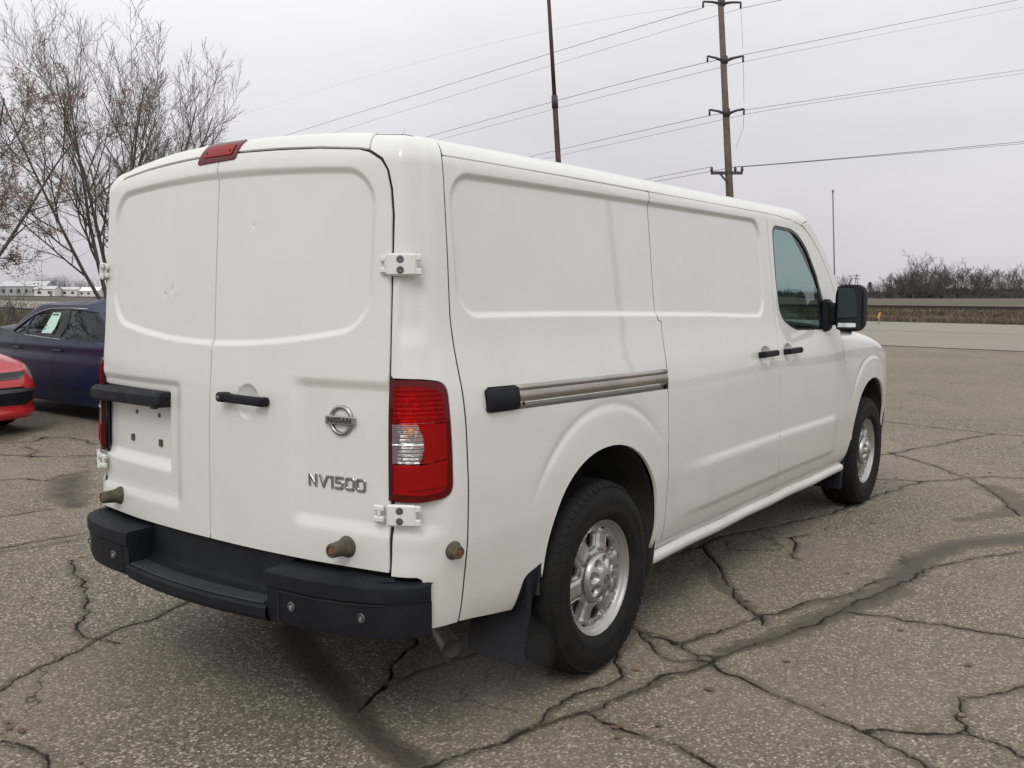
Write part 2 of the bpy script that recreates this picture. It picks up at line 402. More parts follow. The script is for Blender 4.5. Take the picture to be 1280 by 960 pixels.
# ------------------------------------------------------------------ the setting: asphalt lot with its real cracks
CRACKS=[
 [(-1.614,0.769),(-1.513,0.799),(-1.289,0.871),(-1.055,0.949),(-0.869,1.039),(-0.703,1.044),(-0.454,1.089),(-0.327,1.124),(-0.067,1.150)],
 [(-1.712,0.381),(-1.692,0.258),(-1.680,0.150),(-1.710,0.059)],
 [(-1.040,-0.911),(-0.808,-0.954),(-0.620,-1.017),(-0.311,-1.121),(-0.052,-1.180),(0.346,-1.300),(0.725,-1.395),(0.954,-1.458),(1.613,-1.597),(1.941,-1.671),(2.427,-1.768),(2.673,-1.889),(3.062,-2.167)],
 [(0.314,-1.325),(0.266,-1.488),(0.140,-1.739),(0.074,-1.959),(0.009,-2.120),(-0.061,-2.246)],
 [(0.082,-1.970),(0.170,-2.120),(0.273,-2.292),(0.266,-2.379),(0.175,-2.509)],
 [(0.273,-2.292),(0.486,-2.214),(0.583,-2.196),(0.709,-2.285),(0.927,-2.420)],
 [(-0.356,-1.148),(-0.391,-1.300),(-0.394,-1.426),(-0.431,-1.563),(-0.456,-1.713)],
 [(2.021,-0.501),(1.710,-0.653),(1.487,-0.860),(1.209,-1.044),(1.041,-1.215),(0.896,-1.292)],
 [(1.489,-0.351),(1.774,-0.461),(2.253,-0.503),(2.788,-0.718),(3.316,-0.868),(3.703,-0.892),(4.010,-0.949),(4.777,-1.146)],
 [(4.649,-0.808),(4.777,-1.146),(5.202,-1.452),(5.512,-1.876)],
 [(8.364,0.181),(8.093,-0.459),(7.924,-1.138),(8.039,-1.577)],
 [(5.743,-0.481),(6.195,-0.655),(7.088,-0.904),(7.924,-1.138)],
 [(6.058,-0.543),(5.660,-0.985),(5.180,-1.366),(4.698,-1.651),(3.956,-1.941)],
 [(0.538,-0.801),(0.480,-0.894),(0.444,-1.089),(0.518,-1.111),(0.780,-1.185),(0.943,-1.266)],
 [(0.462,-0.904),(0.325,-1.035),(0.272,-1.155),(0.352,-1.308)],
 [(0.437,-1.112),(0.371,-1.217),(0.392,-1.291)],
 [(0.201,-0.910),(0.002,-1.062),(-0.130,-1.048),(-0.311,-0.982),(-0.442,-0.997),(-0.534,-1.032),(-0.625,-1.021)],
 [(0.978,-1.260),(1.338,-1.365),(1.580,-1.488),(1.978,-1.581)],
 [(1.300,-1.570),(1.343,-1.778),(1.383,-2.046),(1.386,-2.365)],
 [(-0.813,-0.433),(-0.637,-0.377),(-0.435,-0.369),(-0.203,-0.431),(0.062,-0.487)],
 [(-0.637,-0.377),(-0.374,-0.226),(-0.186,-0.146),(-0.102,0.076)],
 [(0.359,5.003),(0.599,4.841),(0.681,4.618),(0.871,4.697)],
 [(-0.254,3.667),(-0.016,3.611),(0.156,3.577)],
 [(-0.635,2.838),(-0.300,2.800),(-0.037,2.764)],
 [(0.970,6.332),(1.162,5.778),(1.513,5.370)],
 [(1.409,6.432),(1.355,6.109),(1.145,5.801)],
 [(1.261,6.966),(1.612,6.658),(1.834,6.893),(2.003,6.570),(1.863,5.976)],
 [(-0.424,2.269),(-0.710,1.585),(-1.003,1.138),(-1.004,0.879)],
 [(4.620,-0.193),(3.870,-0.987)],
 [(2.027,-1.087),(2.467,-0.860),(2.617,-0.935)],
]
STAINS=[
 (1.00,[(-0.408,0.408,0.116),(-0.628,0.007,0.109),(-0.775,-0.310,0.089),(-0.923,-0.602,0.073),(-0.998,-0.874,0.091)]),
 (0.66,[(-0.716,-0.985,0.019),(-0.311,-1.121,0.029),(0.018,-1.213,0.032),(0.414,-1.306,0.054)]),
 (0.90,[(0.471,-1.281,0.055),(0.725,-1.395,0.079),(1.155,-1.502,0.096),(1.699,-1.652,0.104),(2.431,-1.640,0.118),(2.937,-1.755,0.122),(3.393,-2.128,0.169)]),
 (0.72,[(1.858,-0.575,0.044),(1.282,-0.927,0.061),(1.151,-1.110,0.040),(0.947,-1.272,0.044),(1.291,-1.381,0.032),(1.704,-1.572,0.044)]),
 (0.72,[(3.591,-1.633,0.074),(3.843,-1.787,0.107),(4.451,-2.002,0.252)]),
 (0.72,[(4.860,-1.625,0.155),(4.137,-1.991,0.190)]),
 (0.96,[(1.016,4.734,0.112),(0.776,4.487,0.185),(0.448,3.922,0.194),(0.312,3.532,0.098)]),
 (0.60,[(1.435,5.263,0.052),(1.055,4.802,0.091)]),
 (0.72,[(-0.580,2.762,0.042),(-0.388,2.676,0.054),(-0.150,2.657,0.057)]),
 (0.84,[(1.456,7.047,0.229),(2.084,7.634,0.265)]),
 (0.60,[(0.530,-0.826,0.021),(0.446,-1.107,0.026),(0.739,-1.164,0.028)]),
 (0.48,[(1.675,5.908,0.059),(2.187,6.505,0.068)]),
 (0.30,[(-0.666,0.849,0.072),(-0.516,0.470,0.085)]),
]
def fract(pts, amp, st=.035):
    """a crack: the surveyed line broken into short jagged steps"""
    o = [np.array(pts[0])]
    for a, b in zip(pts[:-1], pts[1:]):
        a = np.array(a); b = np.array(b); L = np.linalg.norm(b-a); m = max(1, int(L/st)); t = (b-a)/(L+1e-9); nrm = np.array([-t[1], t[0]])
        for k in range(1, m+1):
            q = a+(b-a)*k/m; j = amp*(mnoise.noise(Vector((q[0]*5, q[1]*5, 3.1)))*2.2+mnoise.noise(Vector((q[0]*19, q[1]*19, 7.)))*1.2)
            o.append(q+nrm*j)
    return o
FX0, FX1, FY0, FY1 = -2.7, 16.0, -5.2, 11.0
cracks = [fract(c, .022) for c in CRACKS]
allseg_a = np.array([a for c in cracks for a, b in zip(c[:-1], c[1:])]); allseg_b = np.array([b for c in cracks for a, b in zip(c[:-1], c[1:])])
def crackdist(P):
    out = np.full(len(P), 1.0)
    for c in cracks:
        c = np.array(c); lo = c.min(0)-.12; hi = c.max(0)+.12
        k = np.where(((P > lo) & (P < hi)).all(1))[0]
        if len(k): out[k] = np.minimum(out[k], segdist(P[k], c, False))
    return out
def build_ground():
    V = []; E = []
    for c in cracks:
        cc = [p for p in c if FX0+.05 < p[0] < FX1-.05 and FY0+.05 < p[1] < FY1-.05]
        if len(cc) < 3: continue
        A = np.array(cc); T = np.gradient(A, axis=0); T /= np.linalg.norm(T, axis=1, keepdims=True)+1e-9; Nn = np.stack([-T[:, 1], T[:, 0]], 1)
        wd = np.array([.006+.004*mnoise.noise(Vector((p[0]*3, p[1]*3, 9.))) for p in A])[:, None]
        for L in (A, A+Nn*wd, A-Nn*wd):
            b = len(V); V += [tuple(p) for p in L]; E += [(b+i, b+i+1) for i in range(len(L)-1)]
    gx, gy = np.meshgrid(np.arange(FX0, 5.2, .042), np.arange(-3.4, 3.6, .042), indexing='ij'); G1 = np.stack([gx.ravel(), gy.ravel()], 1)
    gx, gy = np.meshgrid(np.arange(FX0, FX1, .13), np.arange(FY0, FY1, .13), indexing='ij'); G2 = np.stack([gx.ravel(), gy.ravel()], 1)
    G2 = G2[~((G2[:, 0] < 5.2) & (G2[:, 1] > -3.4) & (G2[:, 1] < 3.6))]
    G2 = G2[(G2[:, 0] > FX0+.01) & (G2[:, 1] > FY0+.01)]
    G1 = G1[G1[:, 0] > FX0+.01]
    G = np.concatenate([G1, G2]); G = G+RNG.normal(0, .004, G.shape)
    G = G[(G > [FX0+.02, FY0+.02]).all(1) & (G < [FX1-.02, FY1-.02]).all(1)]
    G = G[crackdist(G) > .017]
    b = len(V)
    # the lot goes on round the surveyed part: outline along the road
    ring = [(FX0, FY0), (FX1, FY0), (FX1, FY1), (FX0, FY1)]
    outer = [(-34, -34), (22.2, -9.0), (23.85, .65), (24.4, 4.0), (28.6, 27.0), (-8, 30), (-34, 26)]
    outer[1] = (16.4, -44)
    V += ring; E += [(b+i, b+(i+1) % 4) for i in range(4)]
    b = len(V); V += outer; E += [(b+i, b+(i+1) % len(outer)) for i in range(len(outer))]
    gx, gy = np.meshgrid(np.arange(-33, 28, 1.5), np.arange(-40, 29, 1.5), indexing='ij'); G3 = np.stack([gx.ravel(), gy.ravel()], 1)
    G3 = G3[pip(G3, outer) & ~pip(G3, [(FX0-.3, FY0-.3), (FX1+.3, FY0-.3), (FX1+.3, FY1+.3), (FX0-.3, FY1+.3)])]
    V = [Vector(p) for p in V]+[Vector(p) for p in G]+[Vector(p) for p in G3]
    v2, e2, f2, *_ = delaunay_2d_cdt(V, E, [], 0, 1e-5)
    P = np.array([tuple(p) for p in v2]); F = np.array([tuple(f) for f in f2]); F = F[pip(P[F].mean(1), outer)]
    d = crackdist(P)
    z = np.where(d < .002, -.016, 0.0)
    z += np.array([.006*mnoise.noise(Vector((a*.5, b_*.5, 0))) for a, b_ in P]) * (np.abs(P[:, 0]) < 30)
    me = bpy.data.meshes.new('asphalt_lot'); me.from_pydata(np.column_stack([P, z]).tolist(), [], F.tolist()); me.polygons.foreach_set('use_smooth', [True]*len(F))
    st = np.zeros(len(P))
    for amt, pts in STAINS:
        A = np.array(pts)
        for (x0, y0, w0), (x1, y1, w1) in zip(pts[:-1], pts[1:]):
            a = np.array([x0, y0]); ab = np.array([x1-x0, y1-y0]); t = np.clip(((P-a)@ab)/(ab@ab+1e-9), 0, 1)
            dd = np.linalg.norm(P-(a+t[:, None]*ab), axis=1); ww = w0+(w1-w0)*t
            st = np.maximum(st, amt*np.clip(1.5-dd/(ww*.85+1e-6), 0, 1))
    me.attributes.new('crack', 'FLOAT', 'POINT').data.foreach_set('value', d.astype(np.float32))
    me.attributes.new('stain', 'FLOAT', 'POINT').data.foreach_set('value', st.astype(np.float32))
    m = Mat('old_asphalt'); co = m.coord()
    v1 = m.vor(95, vec=co); v2_ = m.vor(48, vec=co); big = m.noise(.55, 6, .6, vec=co).outputs[0]; mid = m.noise(5.5, 6, .65, vec=co).outputs[0]; fine = m.noise(260, 2, .6, vec=co).outputs[0]
    # aggregate: pale, tan and grey stones worn free of the dark binder
    sep = m.n('ShaderNodeSeparateColor'); m.l(v1.outputs['Color'], sep.inputs[0]); sep2 = m.n('ShaderNodeSeparateColor'); m.l(v2_.outputs['Color'], sep2.inputs[0])
    stone = m.ramp(sep.outputs[0], [(0, (.055, .048, .041)), (.28, (.150, .130, .108)), (.55, (.255, .224, .188)), (.80, (.42, .375, .315)), (1, (.80, .74, .66))])
    stone = m.mix(m.map(sep2.outputs[1], .80, .95, 0, .6), stone, (.30, .25, .20))
    gap = m.map(v1.outputs['Distance'], .25, .62, 0, 1)
    base = m.mix(m.math('MULTIPLY', gap, .65), stone, (.060, .053, .046))
    base = m.mix(m.map(big, .35, .68, 0, .42), base, (.235, .205, .170))
    base = m.mix(m.map(mid, .38, .72, 0, .38), base, (.100, .088, .075))
    dust = m.map(m.noise(.28, 4, .6, vec=co).outputs[0], .4, .62, 0, .3); base = m.mix(dust, base, (.265, .23, .19))
    stn = m.attr('stain'); stf = m.map(m.math('ADD', m.math('ADD', stn, m.math('MULTIPLY', m.math('SUBTRACT', mid, .5), 1.1)), m.math('MULTIPLY', m.math('SUBTRACT', m.noise(22, 5, .7, vec=co).outputs[0], .5), 1.1)), .40, .60, 0, .86)
    stf = m.math('MULTIPLY', stf, m.map(stn, .02, .2, 0, 1))
    base = m.mix(stf, base, m.mix(m.map(stn, .80, .95, 0, .75), m.mix(m.map(fine, .35, .7), (.072, .060, .048), (.150, .126, .100)), (.034, .029, .024)))
    cd_ = m.math('ADD', m.attr('crack'), m.math('MULTIPLY', m.math('SUBTRACT', m.noise(42, 5, .7, vec=co).outputs[0], .5), .022)); cd_ = m.math('ADD', cd_, m.map(m.noise(4.5, 4, .6, vec=co).outputs[0], .35, .65, -.0045, .0050))
    halo = m.map(cd_, .004, .050, .48, 0, True); base = m.mix(halo, base, (.080, .066, .052))
    core = m.map(cd_, .002, .0100, .95, 0, True); base = m.mix(core, base, (.012, .010, .008))
    # hairline crazing between the large cracks
    wv = m.n('ShaderNodeVectorMath', operation='ADD'); m.l(co, wv.inputs[0]); nv = m.noise(2.5, 4, .6, vec=co); sc = m.n('ShaderNodeVectorMath', operation='SCALE'); sc.inputs['Scale'].default_value = .5; m.l(nv.outputs['Color'], sc.inputs[0]); m.l(sc.outputs[0], wv.inputs[1])
    hv = m.vor(.9, 'DISTANCE_TO_EDGE', vec=wv.outputs[0]).outputs['Distance']
    hair = m.math('MULTIPLY', m.map(hv, .002, .009, .75, 0), m.map(m.noise(.6, 3, .6, vec=co).outputs[0], .54, .62, 0, 1))
    base = m.mix(hair, base, (.030, .026, .022))
    base = m.mix(1.0, base, (.975, .93, .865), 'MULTIPLY')
    h = m.math('ADD', m.math('MULTIPLY', m.math('SUBTRACT', 1.0, v1.outputs['Distance']), .7), m.math('MULTIPLY', fine, .5))
    h = m.math('SUBTRACT', h, m.math('MULTIPLY', stf, .4))
    m.bsdf(Base_Color=base, Roughness=m.map(stf, 0, 1, .88, .72), Normal=m.bump(h, .55, .006), Specular_IOR_Level=.35)
    o = link('asphalt_lot', me, None, [m.m]); tag(o, kind='structure'); return o
build_ground()

def sheet(name, poly, z, mat, kind='structure', step=None):
    me = bpy.data.meshes.new(name)
    if step:
        P, F, _ = tri2d(poly, [], step); me.from_pydata([(a, b, z+(.0 if step is None else .25*mnoise.noise(Vector((a*.02, b*.02, 1))))) for a, b in P], [], F.tolist())
    else: me.from_pydata([(a, b, z) for a, b in poly], [], [tuple(range(len(poly)))])
    me.materials.append(mat); o = link(name, me); tag(o, kind=kind); return o
# road direction and frame: u runs along the road, v away from the lot
RD = np.array([.196, .981]); RD /= np.linalg.norm(RD); RV = np.array([RD[1], -RD[0]])
RO = np.array([23.85, .65])
def rp(u, v): return tuple(RO+RD*u+RV*v)
mroad = Mat('road_asphalt'); co = mroad.coord(); n1 = mroad.noise(.25, 5, .6, vec=co).outputs[0]; n2 = mroad.noise(60, 3, .6, vec=co).outputs[0]
mroad.bsdf(Base_Color=mroad.mix(mroad.map(n2, .3, .7), mroad.mix(mroad.map(n1, .35, .65), (.205, .178, .148), (.240, .210, .174)), (.275, .242, .200)), Roughness=.9)
sheet('road', [rp(-400, .02), rp(900, .02), rp(900, 20.3), rp(-400, 20.3)], .004, mroad.m)
mj = simple('joint_tar', (.05, .045, .04), .85, nscale=3, namt=.4)
def strip(name, u0, u1, v0, v1, z, mat, wob=.03, n=160, kind='structure'):
    a = []; b = []
    for i in range(n+1):
        u = u0+(u1-u0)*i/n; j = wob*mnoise.noise(Vector((u*.8, v0, 2.)))
        a.append((*rp(u, v0+j), z)); b.append((*rp(u, v1+j*.4), z))
    me = bpy.data.meshes.new(name); me.from_pydata(a+b, [], [(i, i+1, n+2+i, n+1+i) for i in range(n)]); me.materials.append(mat); o = link(name, me); tag(o, kind=kind); return o
strip('road_joint', -60, 60, -.12, .10, .009, mj, .12)
wl = simple('worn_white_line', (.52, .51, .49), .8, nscale=1.5, namt=.25)
strip('road_edge_line', -300, 700, 19.35, 19.62, .009, wl, .02, 300)
strip('road_centre_line', -300, 700, 9.9, 10.0, .009, simple('faded_yellow_line', (.22, .19, .12), .85), .02, 200)
# dead grass field out to the horizon
mf = Mat('winter_field'); co = mf.coord(); a1 = mf.noise(.012, 5, .6, vec=co).outputs[0]; a2 = mf.noise(.35, 6, .65, vec=co).outputs[0]; a3 = mf.noise(9, 4, .7, vec=co).outputs[0]
mpv = mf.n('ShaderNodeMapping'); mpv.inputs['Rotation'].default_value = (0, 0, -math.atan2(RD[1], RD[0])); mpv.inputs['Scale'].default_value = (.004, .05, 1); mf.l(co, mpv.inputs[0]); a4 = mf.noise(1, 3, .5, vec=mpv.outputs[0]).outputs[0]
c = mf.mix(mf.map(a1, .35, .65), (.100, .078, .055), (.125, .100, .068)); c = mf.mix(mf.map(a4, .4, .65, 0, .7), c, (.082, .068, .052)); c = mf.mix(mf.map(a2, .4, .7, 0, .6), c, (.150, .125, .085)); c = mf.mix(mf.map(a3, .4, .75, 0, .5), c, (.055, .047, .035))
mf.bsdf(Base_Color=c, Roughness=.95, Normal=mf.bump(a3, .8, .08))
sheet('field', [(-1800, -1800), (2600, -1800), (2600, 2600), (-1800, 2600)], -.14, mf.m)
# grassy verge and railway embankment beyond the road
def ridge():
    prof = [(20.32, -.10), (20.6, .03), (22, .0), (26, .05), (31, .06), (33.5, .13), (35.0, .26), (35.6, .28), (38.2, .28), (38.9, .24), (41, .04), (46, -.02), (60, -.16)]
    G = []
    us = np.concatenate([np.arange(-120, 120, 1.2), np.arange(120, 700, 8)])
    for u in us: G.append([(*rp(u, v+.25*mnoise.noise(Vector((u*.2, v, 0)))*(k > 1)), z+.07*mnoise.noise(Vector((u*.5, v*.5, 5)))*(k > 1)) for k, (v, z) in enumerate(prof)])
    mm = Mat('dry_verge'); co = mm.coord(); b1 = mm.noise(.5, 6, .65, vec=co).outputs[0]; b2 = mm.noise(6, 5, .7, vec=co).outputs[0]
    c = mm.mix(mm.map(b1, .35, .65), (.080, .062, .042), (.120, .094, .060)); c = mm.mix(mm.map(b2, .4, .7, 0, .7), c, (.045, .038, .028)); mm.bsdf(Base_Color=c, Roughness=.95, Normal=mm.bump(b2, .8, .1))
    o = gridmesh('railway_embankment', G, mm.m); tag(o, kind='structure')
ridge()
def ballast():
    G = [[(*rp(u, v), z) for v, z in ((35.1, .25), (35.7, .36), (38.1, .36), (38.7, .23))] for u in np.arange(-200, 700, 6)]
    mm = Mat('ballast_stone'); v = mm.vor(5); s_ = mm.n('ShaderNodeSeparateColor'); mm.l(v.outputs['Color'], s_.inputs[0])
    mm.bsdf(Base_Color=mm.ramp(s_.outputs[0], [(0, (.05, .045, .04)), (.6, (.11, .10, .09)), (1, (.2, .185, .17))]), Roughness=.95)
    o = gridmesh('ballast_bed', G, mm.m); tag(o, kind='structure')
ballast()
mrail = simple('rusty_rail', (.045, .032, .026), .7)
for v in (36.2, 37.635):
    b = MB(); pr = [(-.07, 0), (.07, 0), (.02, .03), (.02, .12), (.037, .13), (.037, .17), (-.037, .17), (-.037, .13), (-.02, .12), (-.02, .03)]
    vs = [(*rp(u, v+a), .42+z) for u in (-200, 700) for a, z in pr]; n = len(pr); b.add(vs, [(i, (i+1) % n, n+(i+1) % n, n+i) for i in range(n)])
    o = b.build('railway_rail', mrail); tag(o, 'rusty steel rail of the railway beyond the road, '+('nearer of the pair' if v < 37 else 'farther of the pair'), 'rail', 'rails of the railway track')
sl = MB()
for u in np.arange(-60, 90, .6): 
    c_ = rp(u, 36.9); sl.box((c_[0], c_[1], .375), (2.5, .23, .14), Matrix.Rotation(math.atan2(RV[1], RV[0]), 4, 'Z'))
o = sl.build('railway_sleepers', simple('creosote_timber', (.05, .04, .032), .9)); tag(o, 'row of dark timber sleepers under the rails', 'sleepers', kind='stuff')
# dry grass: tufts along the verge and bank
def tufts(name, n, area, h0, h1, mat, label, wd=.012, blades=7):
    V = []; F = []
    for _ in range(n):
        x, y, z0 = area()
        for k in range(blades):
            a = random.uniform(0, 6.28); hh = random.uniform(h0, h1); lean = random.uniform(.1, .6)*hh; w_ = wd*random.uniform(.6, 1.4)
            bx, by = x+random.gauss(0, .09), y+random.gauss(0, .09); px, py = -math.sin(a)*w_, math.cos(a)*w_; i = len(V)
            V += [(bx-px, by-py, z0), (bx+px, by+py, z0), (bx+math.cos(a)*lean*.5+px*.7, by+math.sin(a)*lean*.5+py*.7, z0+hh*.62), (bx+math.cos(a)*lean, by+math.sin(a)*lean, z0+hh)]
            F += [(i, i+1, i+2), (i, i+2, i+3)]
    me = bpy.data.meshes.new(name); me.from_pydata(V, [], F); me.materials.append(mat); o = link(name, me); tag(o, label, 'grass', kind='stuff')
mg = Mat('dry_grass'); s1 = mg.noise(1.2, 5, .7).outputs[0]; mg.bsdf(Base_Color=mg.ramp(s1, [(.3, (.095, .072, .050)), (.5, (.135, .105, .072)), (.7, (.185, .145, .100))]), Roughness=.9)
def a1_():
    u = random.uniform(-20, 34); v = random.choice([random.uniform(20.7, 22.5), random.uniform(20.7, 34)]); return (*rp(u, v), -.05)
tufts('verge_grass', 5200, a1_, .08, .32, mg.m, 'tufts of dead tan grass along the far road edge', .03)
def a2_():
    u = random.uniform(-18, 30); v = random.uniform(31, 35); return (*rp(u, v), max(.0, (v-31)*.06))
tufts('bank_weeds', 3000, a2_, .1, .32, mg.m, 'dry brown weeds on the slope of the railway bank', .035)
mg2 = Mat('olive_grass'); s1 = mg2.noise(.6, 5, .7).outputs[0]; mg2.bsdf(Base_Color=mg2.ramp(s1, [(.3, (.08, .075, .035)), (.6, (.15, .135, .07)), (.8, (.20, .165, .09))]), Roughness=.9)
def a3_():
    d = random.uniform(31, 75); a = R_(YAW+random.uniform(20, 33)); return (CAMPOS[0]+d*math.cos(a), CAMPOS[1]+d*math.sin(a), -.12)
tufts('lawn_grass', 6000, a3_, .15, .5, mg2.m, 'yellowish dead grass beyond the parked cars', .05)
ml = Mat('dead_leaves'); s1 = ml.noise(1.7).outputs[0]; ml.bsdf(Base_Color=ml.ramp(s1, [(.3, (.10, .06, .035)), (.7, (.24, .17, .10))]), Roughness=.9)
V = []; F = []
for _ in range(260):
    d = random.uniform(2.6, 11); a = R_(YAW+random.uniform(-30, 30)); x, y = CAMPOS[0]+d*math.cos(a), CAMPOS[1]+d*math.sin(a)
    if -1.3 < x < 4.8 and -.95 < y < 1: continue
    r = random.uniform(.006, .02); t = random.uniform(0, 6.28); i = len(V)
    for k in range(5):
        q = t+k*1.257; rr = r*random.uniform(.6, 1.3); V.append((x+rr*math.cos(q), y+rr*math.sin(q), .006+random.uniform(0, .006)))
    F.append((i, i+1, i+2, i+3, i+4))
me = bpy.data.meshes.new('leaf_litter'); me.from_pydata(V, [], F); me.materials.append(ml.m); tag(link('leaf_litter', me), 'scraps of dead leaves and grit scattered on the asphalt', 'leaf litter', kind='stuff')
# ------------------------------------------------------------------ background: trees, poles, wires, buildings
def at(u, v, d):
    """world point at depth d along the camera's own line of sight for a surveyed bearing"""
    R0 = np.array([math.sin(R_(YAW)), -math.cos(R_(YAW)), 0.]); U0 = np.cross(R0, FWD)
    return CAMPOS+(FWD+R0*(u-640)/1171.2-U0*(v-480)/1171.2)*d
def onground(u, d):
    p = at(u, 365, d); return (p[0], p[1])
mbark = Mat('grey_bark'); q = mbark.noise(9, 5, .7).outputs[0]; mbark.bsdf(Base_Color=mbark.mix(mbark.map(q, .3, .7), (.070, .060, .056), (.150, .132, .122)), Roughness=.9)
mtwig = simple('twig_bark', (.120, .098, .090), .9, nscale=2, namt=.3)
mleaf = Mat('dead_crab_leaves'); q = mleaf.noise(3.0).outputs[0]; mleaf.bsdf(Base_Color=mleaf.ramp(q, [(.3, (.13, .065, .052)), (.55, (.21, .125, .095)), (.75, (.19, .155, .10))]), Roughness=.8)
def bare_tree(name, loc, h, spread, seed, label, levels=5, stems=3, group=None, leaves=0, trunk_r=.12, side=7, upward=.5, mtw=None, first=.18, cat='tree', zsq=1.0, minr=.0035, lens=(.72, .5, .45, .42, .4), leafsize=(.01, .026), ang_=(.45, .95), fan=0., wob=1.0):
    rnd = random.Random(seed); trunk = MB(); tw = MB(); trunk.smooth = True; leafpts = []
    def grow(p, d, L, r, lev):
        n = 6 if lev < 2 else (5 if lev == 2 else 3); pts = [p]; rs = [r]; dd = d.copy()
        for i in range(n):
            j = Vector((rnd.gauss(0, 1), rnd.gauss(0, 1), rnd.gauss(0, .8)))*(.085+.04*lev)*wob
            dd = (dd+j+Vector((0, 0, upward*(.10 if lev else .03)))).normalized(); pts.append(pts[-1]+dd*L/n); rs.append(max(minr*.7, r*(1-.78*(i+1)/n)))
        (trunk if lev == 0 or (lev == 1) else tw).tube(pts, rs, n=(7 if lev < 2 else (5 if lev == 2 else 3)), cap=False)
        if leaves and lev >= levels-2:
            for q_ in pts[1:]: leafpts.append(q_)
        if lev >= levels-1: return
        k = (side+rnd.randint(-1, 2)) if lev < levels-2 else side-1
        for i in range(k):
            t = first+(1-first)*(i+rnd.random())/k if lev else .30+.7*(i+rnd.random())/k; t = min(.98, t); x = t*n; a = min(int(x), n-1); q_ = pts[a].lerp(pts[a+1], x-a); rr = rs[a]+(rs[a+1]-rs[a])*(x-a)
            ax = Vector((rnd.gauss(0, 1), rnd.gauss(0, 1), rnd.gauss(0, 1))); dl = (pts[a+1]-pts[a]).normalized(); ax = (ax-dl*ax.dot(dl)).normalized()
            ang = rnd.uniform(*ang_); nd = (dl*math.cos(ang)+ax*math.sin(ang)+Vector((0, 0, .12*upward))).normalized()
            grow(q_, nd, L*lens[min(lev, len(lens)-1)]*rnd.uniform(.6, 1.15)*(1.15-.5*t), max(minr, rr*.58), lev+1)
    for s_ in range(stems):
        a = 6.28*s_*.381966+rnd.uniform(-.3, .3); k = spread if stems > 1 else .05; k = k*((s_+.5)/stems)**.6*2.0 if fan else k; d = Vector((math.cos(a)*k, math.sin(a)*k, 1)).normalized()
        grow(Vector((rnd.gauss(0, .05), rnd.gauss(0, .05), 0)), d, h*rnd.uniform(.82, 1.0), trunk_r*rnd.uniform(.8, 1.1), 0)
    root = empty(name, (loc[0], loc[1], loc[2] if len(loc) > 2 else -.05)); tag(root, label, cat, group)
    if fan: trunk.tube([(0, 0, -(loc[2]+.1)), (.01, 0, -.2), (0, 0, .12)], [trunk_r*2.6, trunk_r*2.1, trunk_r*1.9], n=12)
    trunk.build('trunk', mbark.m, root); tw.build('crown', mtw or mtwig, root)
    if leaves:
        V = []; F = []
        for _ in range(leaves):
            q_ = rnd.choice(leafpts)+Vector((rnd.gauss(0, .03), rnd.gauss(0, .03), rnd.gauss(0, .03))); s_ = rnd.uniform(*leafsize); a = Vector((rnd.gauss(0, 1), rnd.gauss(0, 1), rnd.gauss(0, 1))).normalized(); b = a.orthogonal().normalized()
            i = len(V); V += [tuple(q_+a*s_), tuple(q_+b*s_*.6), tuple(q_-a*s_), tuple(q_-b*s_*.6)]; F.append((i, i+1, i+2, i+3))
        me = bpy.data.meshes.new('leaves'); me.from_pydata(V, [], F); me.materials.append(mleaf.m); tag(link('leaves', me, root), kind='stuff')
    return root
x, y = onground(152, 16.5)
bare_tree('bare_tree', (x, y, .5), 5.05, .26, 23, 'bare grey tree with many fine stems rising behind the left end of the van roof', stems=9, levels=4, side=9, trunk_r=.045, upward=.55, minr=.0030, fan=1, ang_=(.35, .80), wob=.75, first=.10, lens=(.50, .50, .5, .4))
x, y = onground(-96, 14.5)
bare_tree('crabapple_tree', (x, y, .5), 4.5, .56, 8, 'tree with dull red dead leaves at the left edge above the blue car', stems=8, levels=5, side=6, leaves=42000, leafsize=(.010, .024), trunk_r=.050, upward=.30, minr=.0032, fan=1, ang_=(.45, .95), wob=.9, first=.15, lens=(.58, .5, .45, .42))
for i, (u, d) in enumerate(((-6, 31), (30, 36))):
    x, y = onground(u, d)
    bare_tree('shrub', (x, y, -.1), 1.5-.35*i, .8, 31+i, ('dry twiggy shrub behind the blue car at the left edge', 'smaller dry shrub in the grass behind the blue car')[i], stems=7, levels=4, side=5, trunk_r=.02, minr=.006, cat='shrub', group='shrubs behind the blue car')

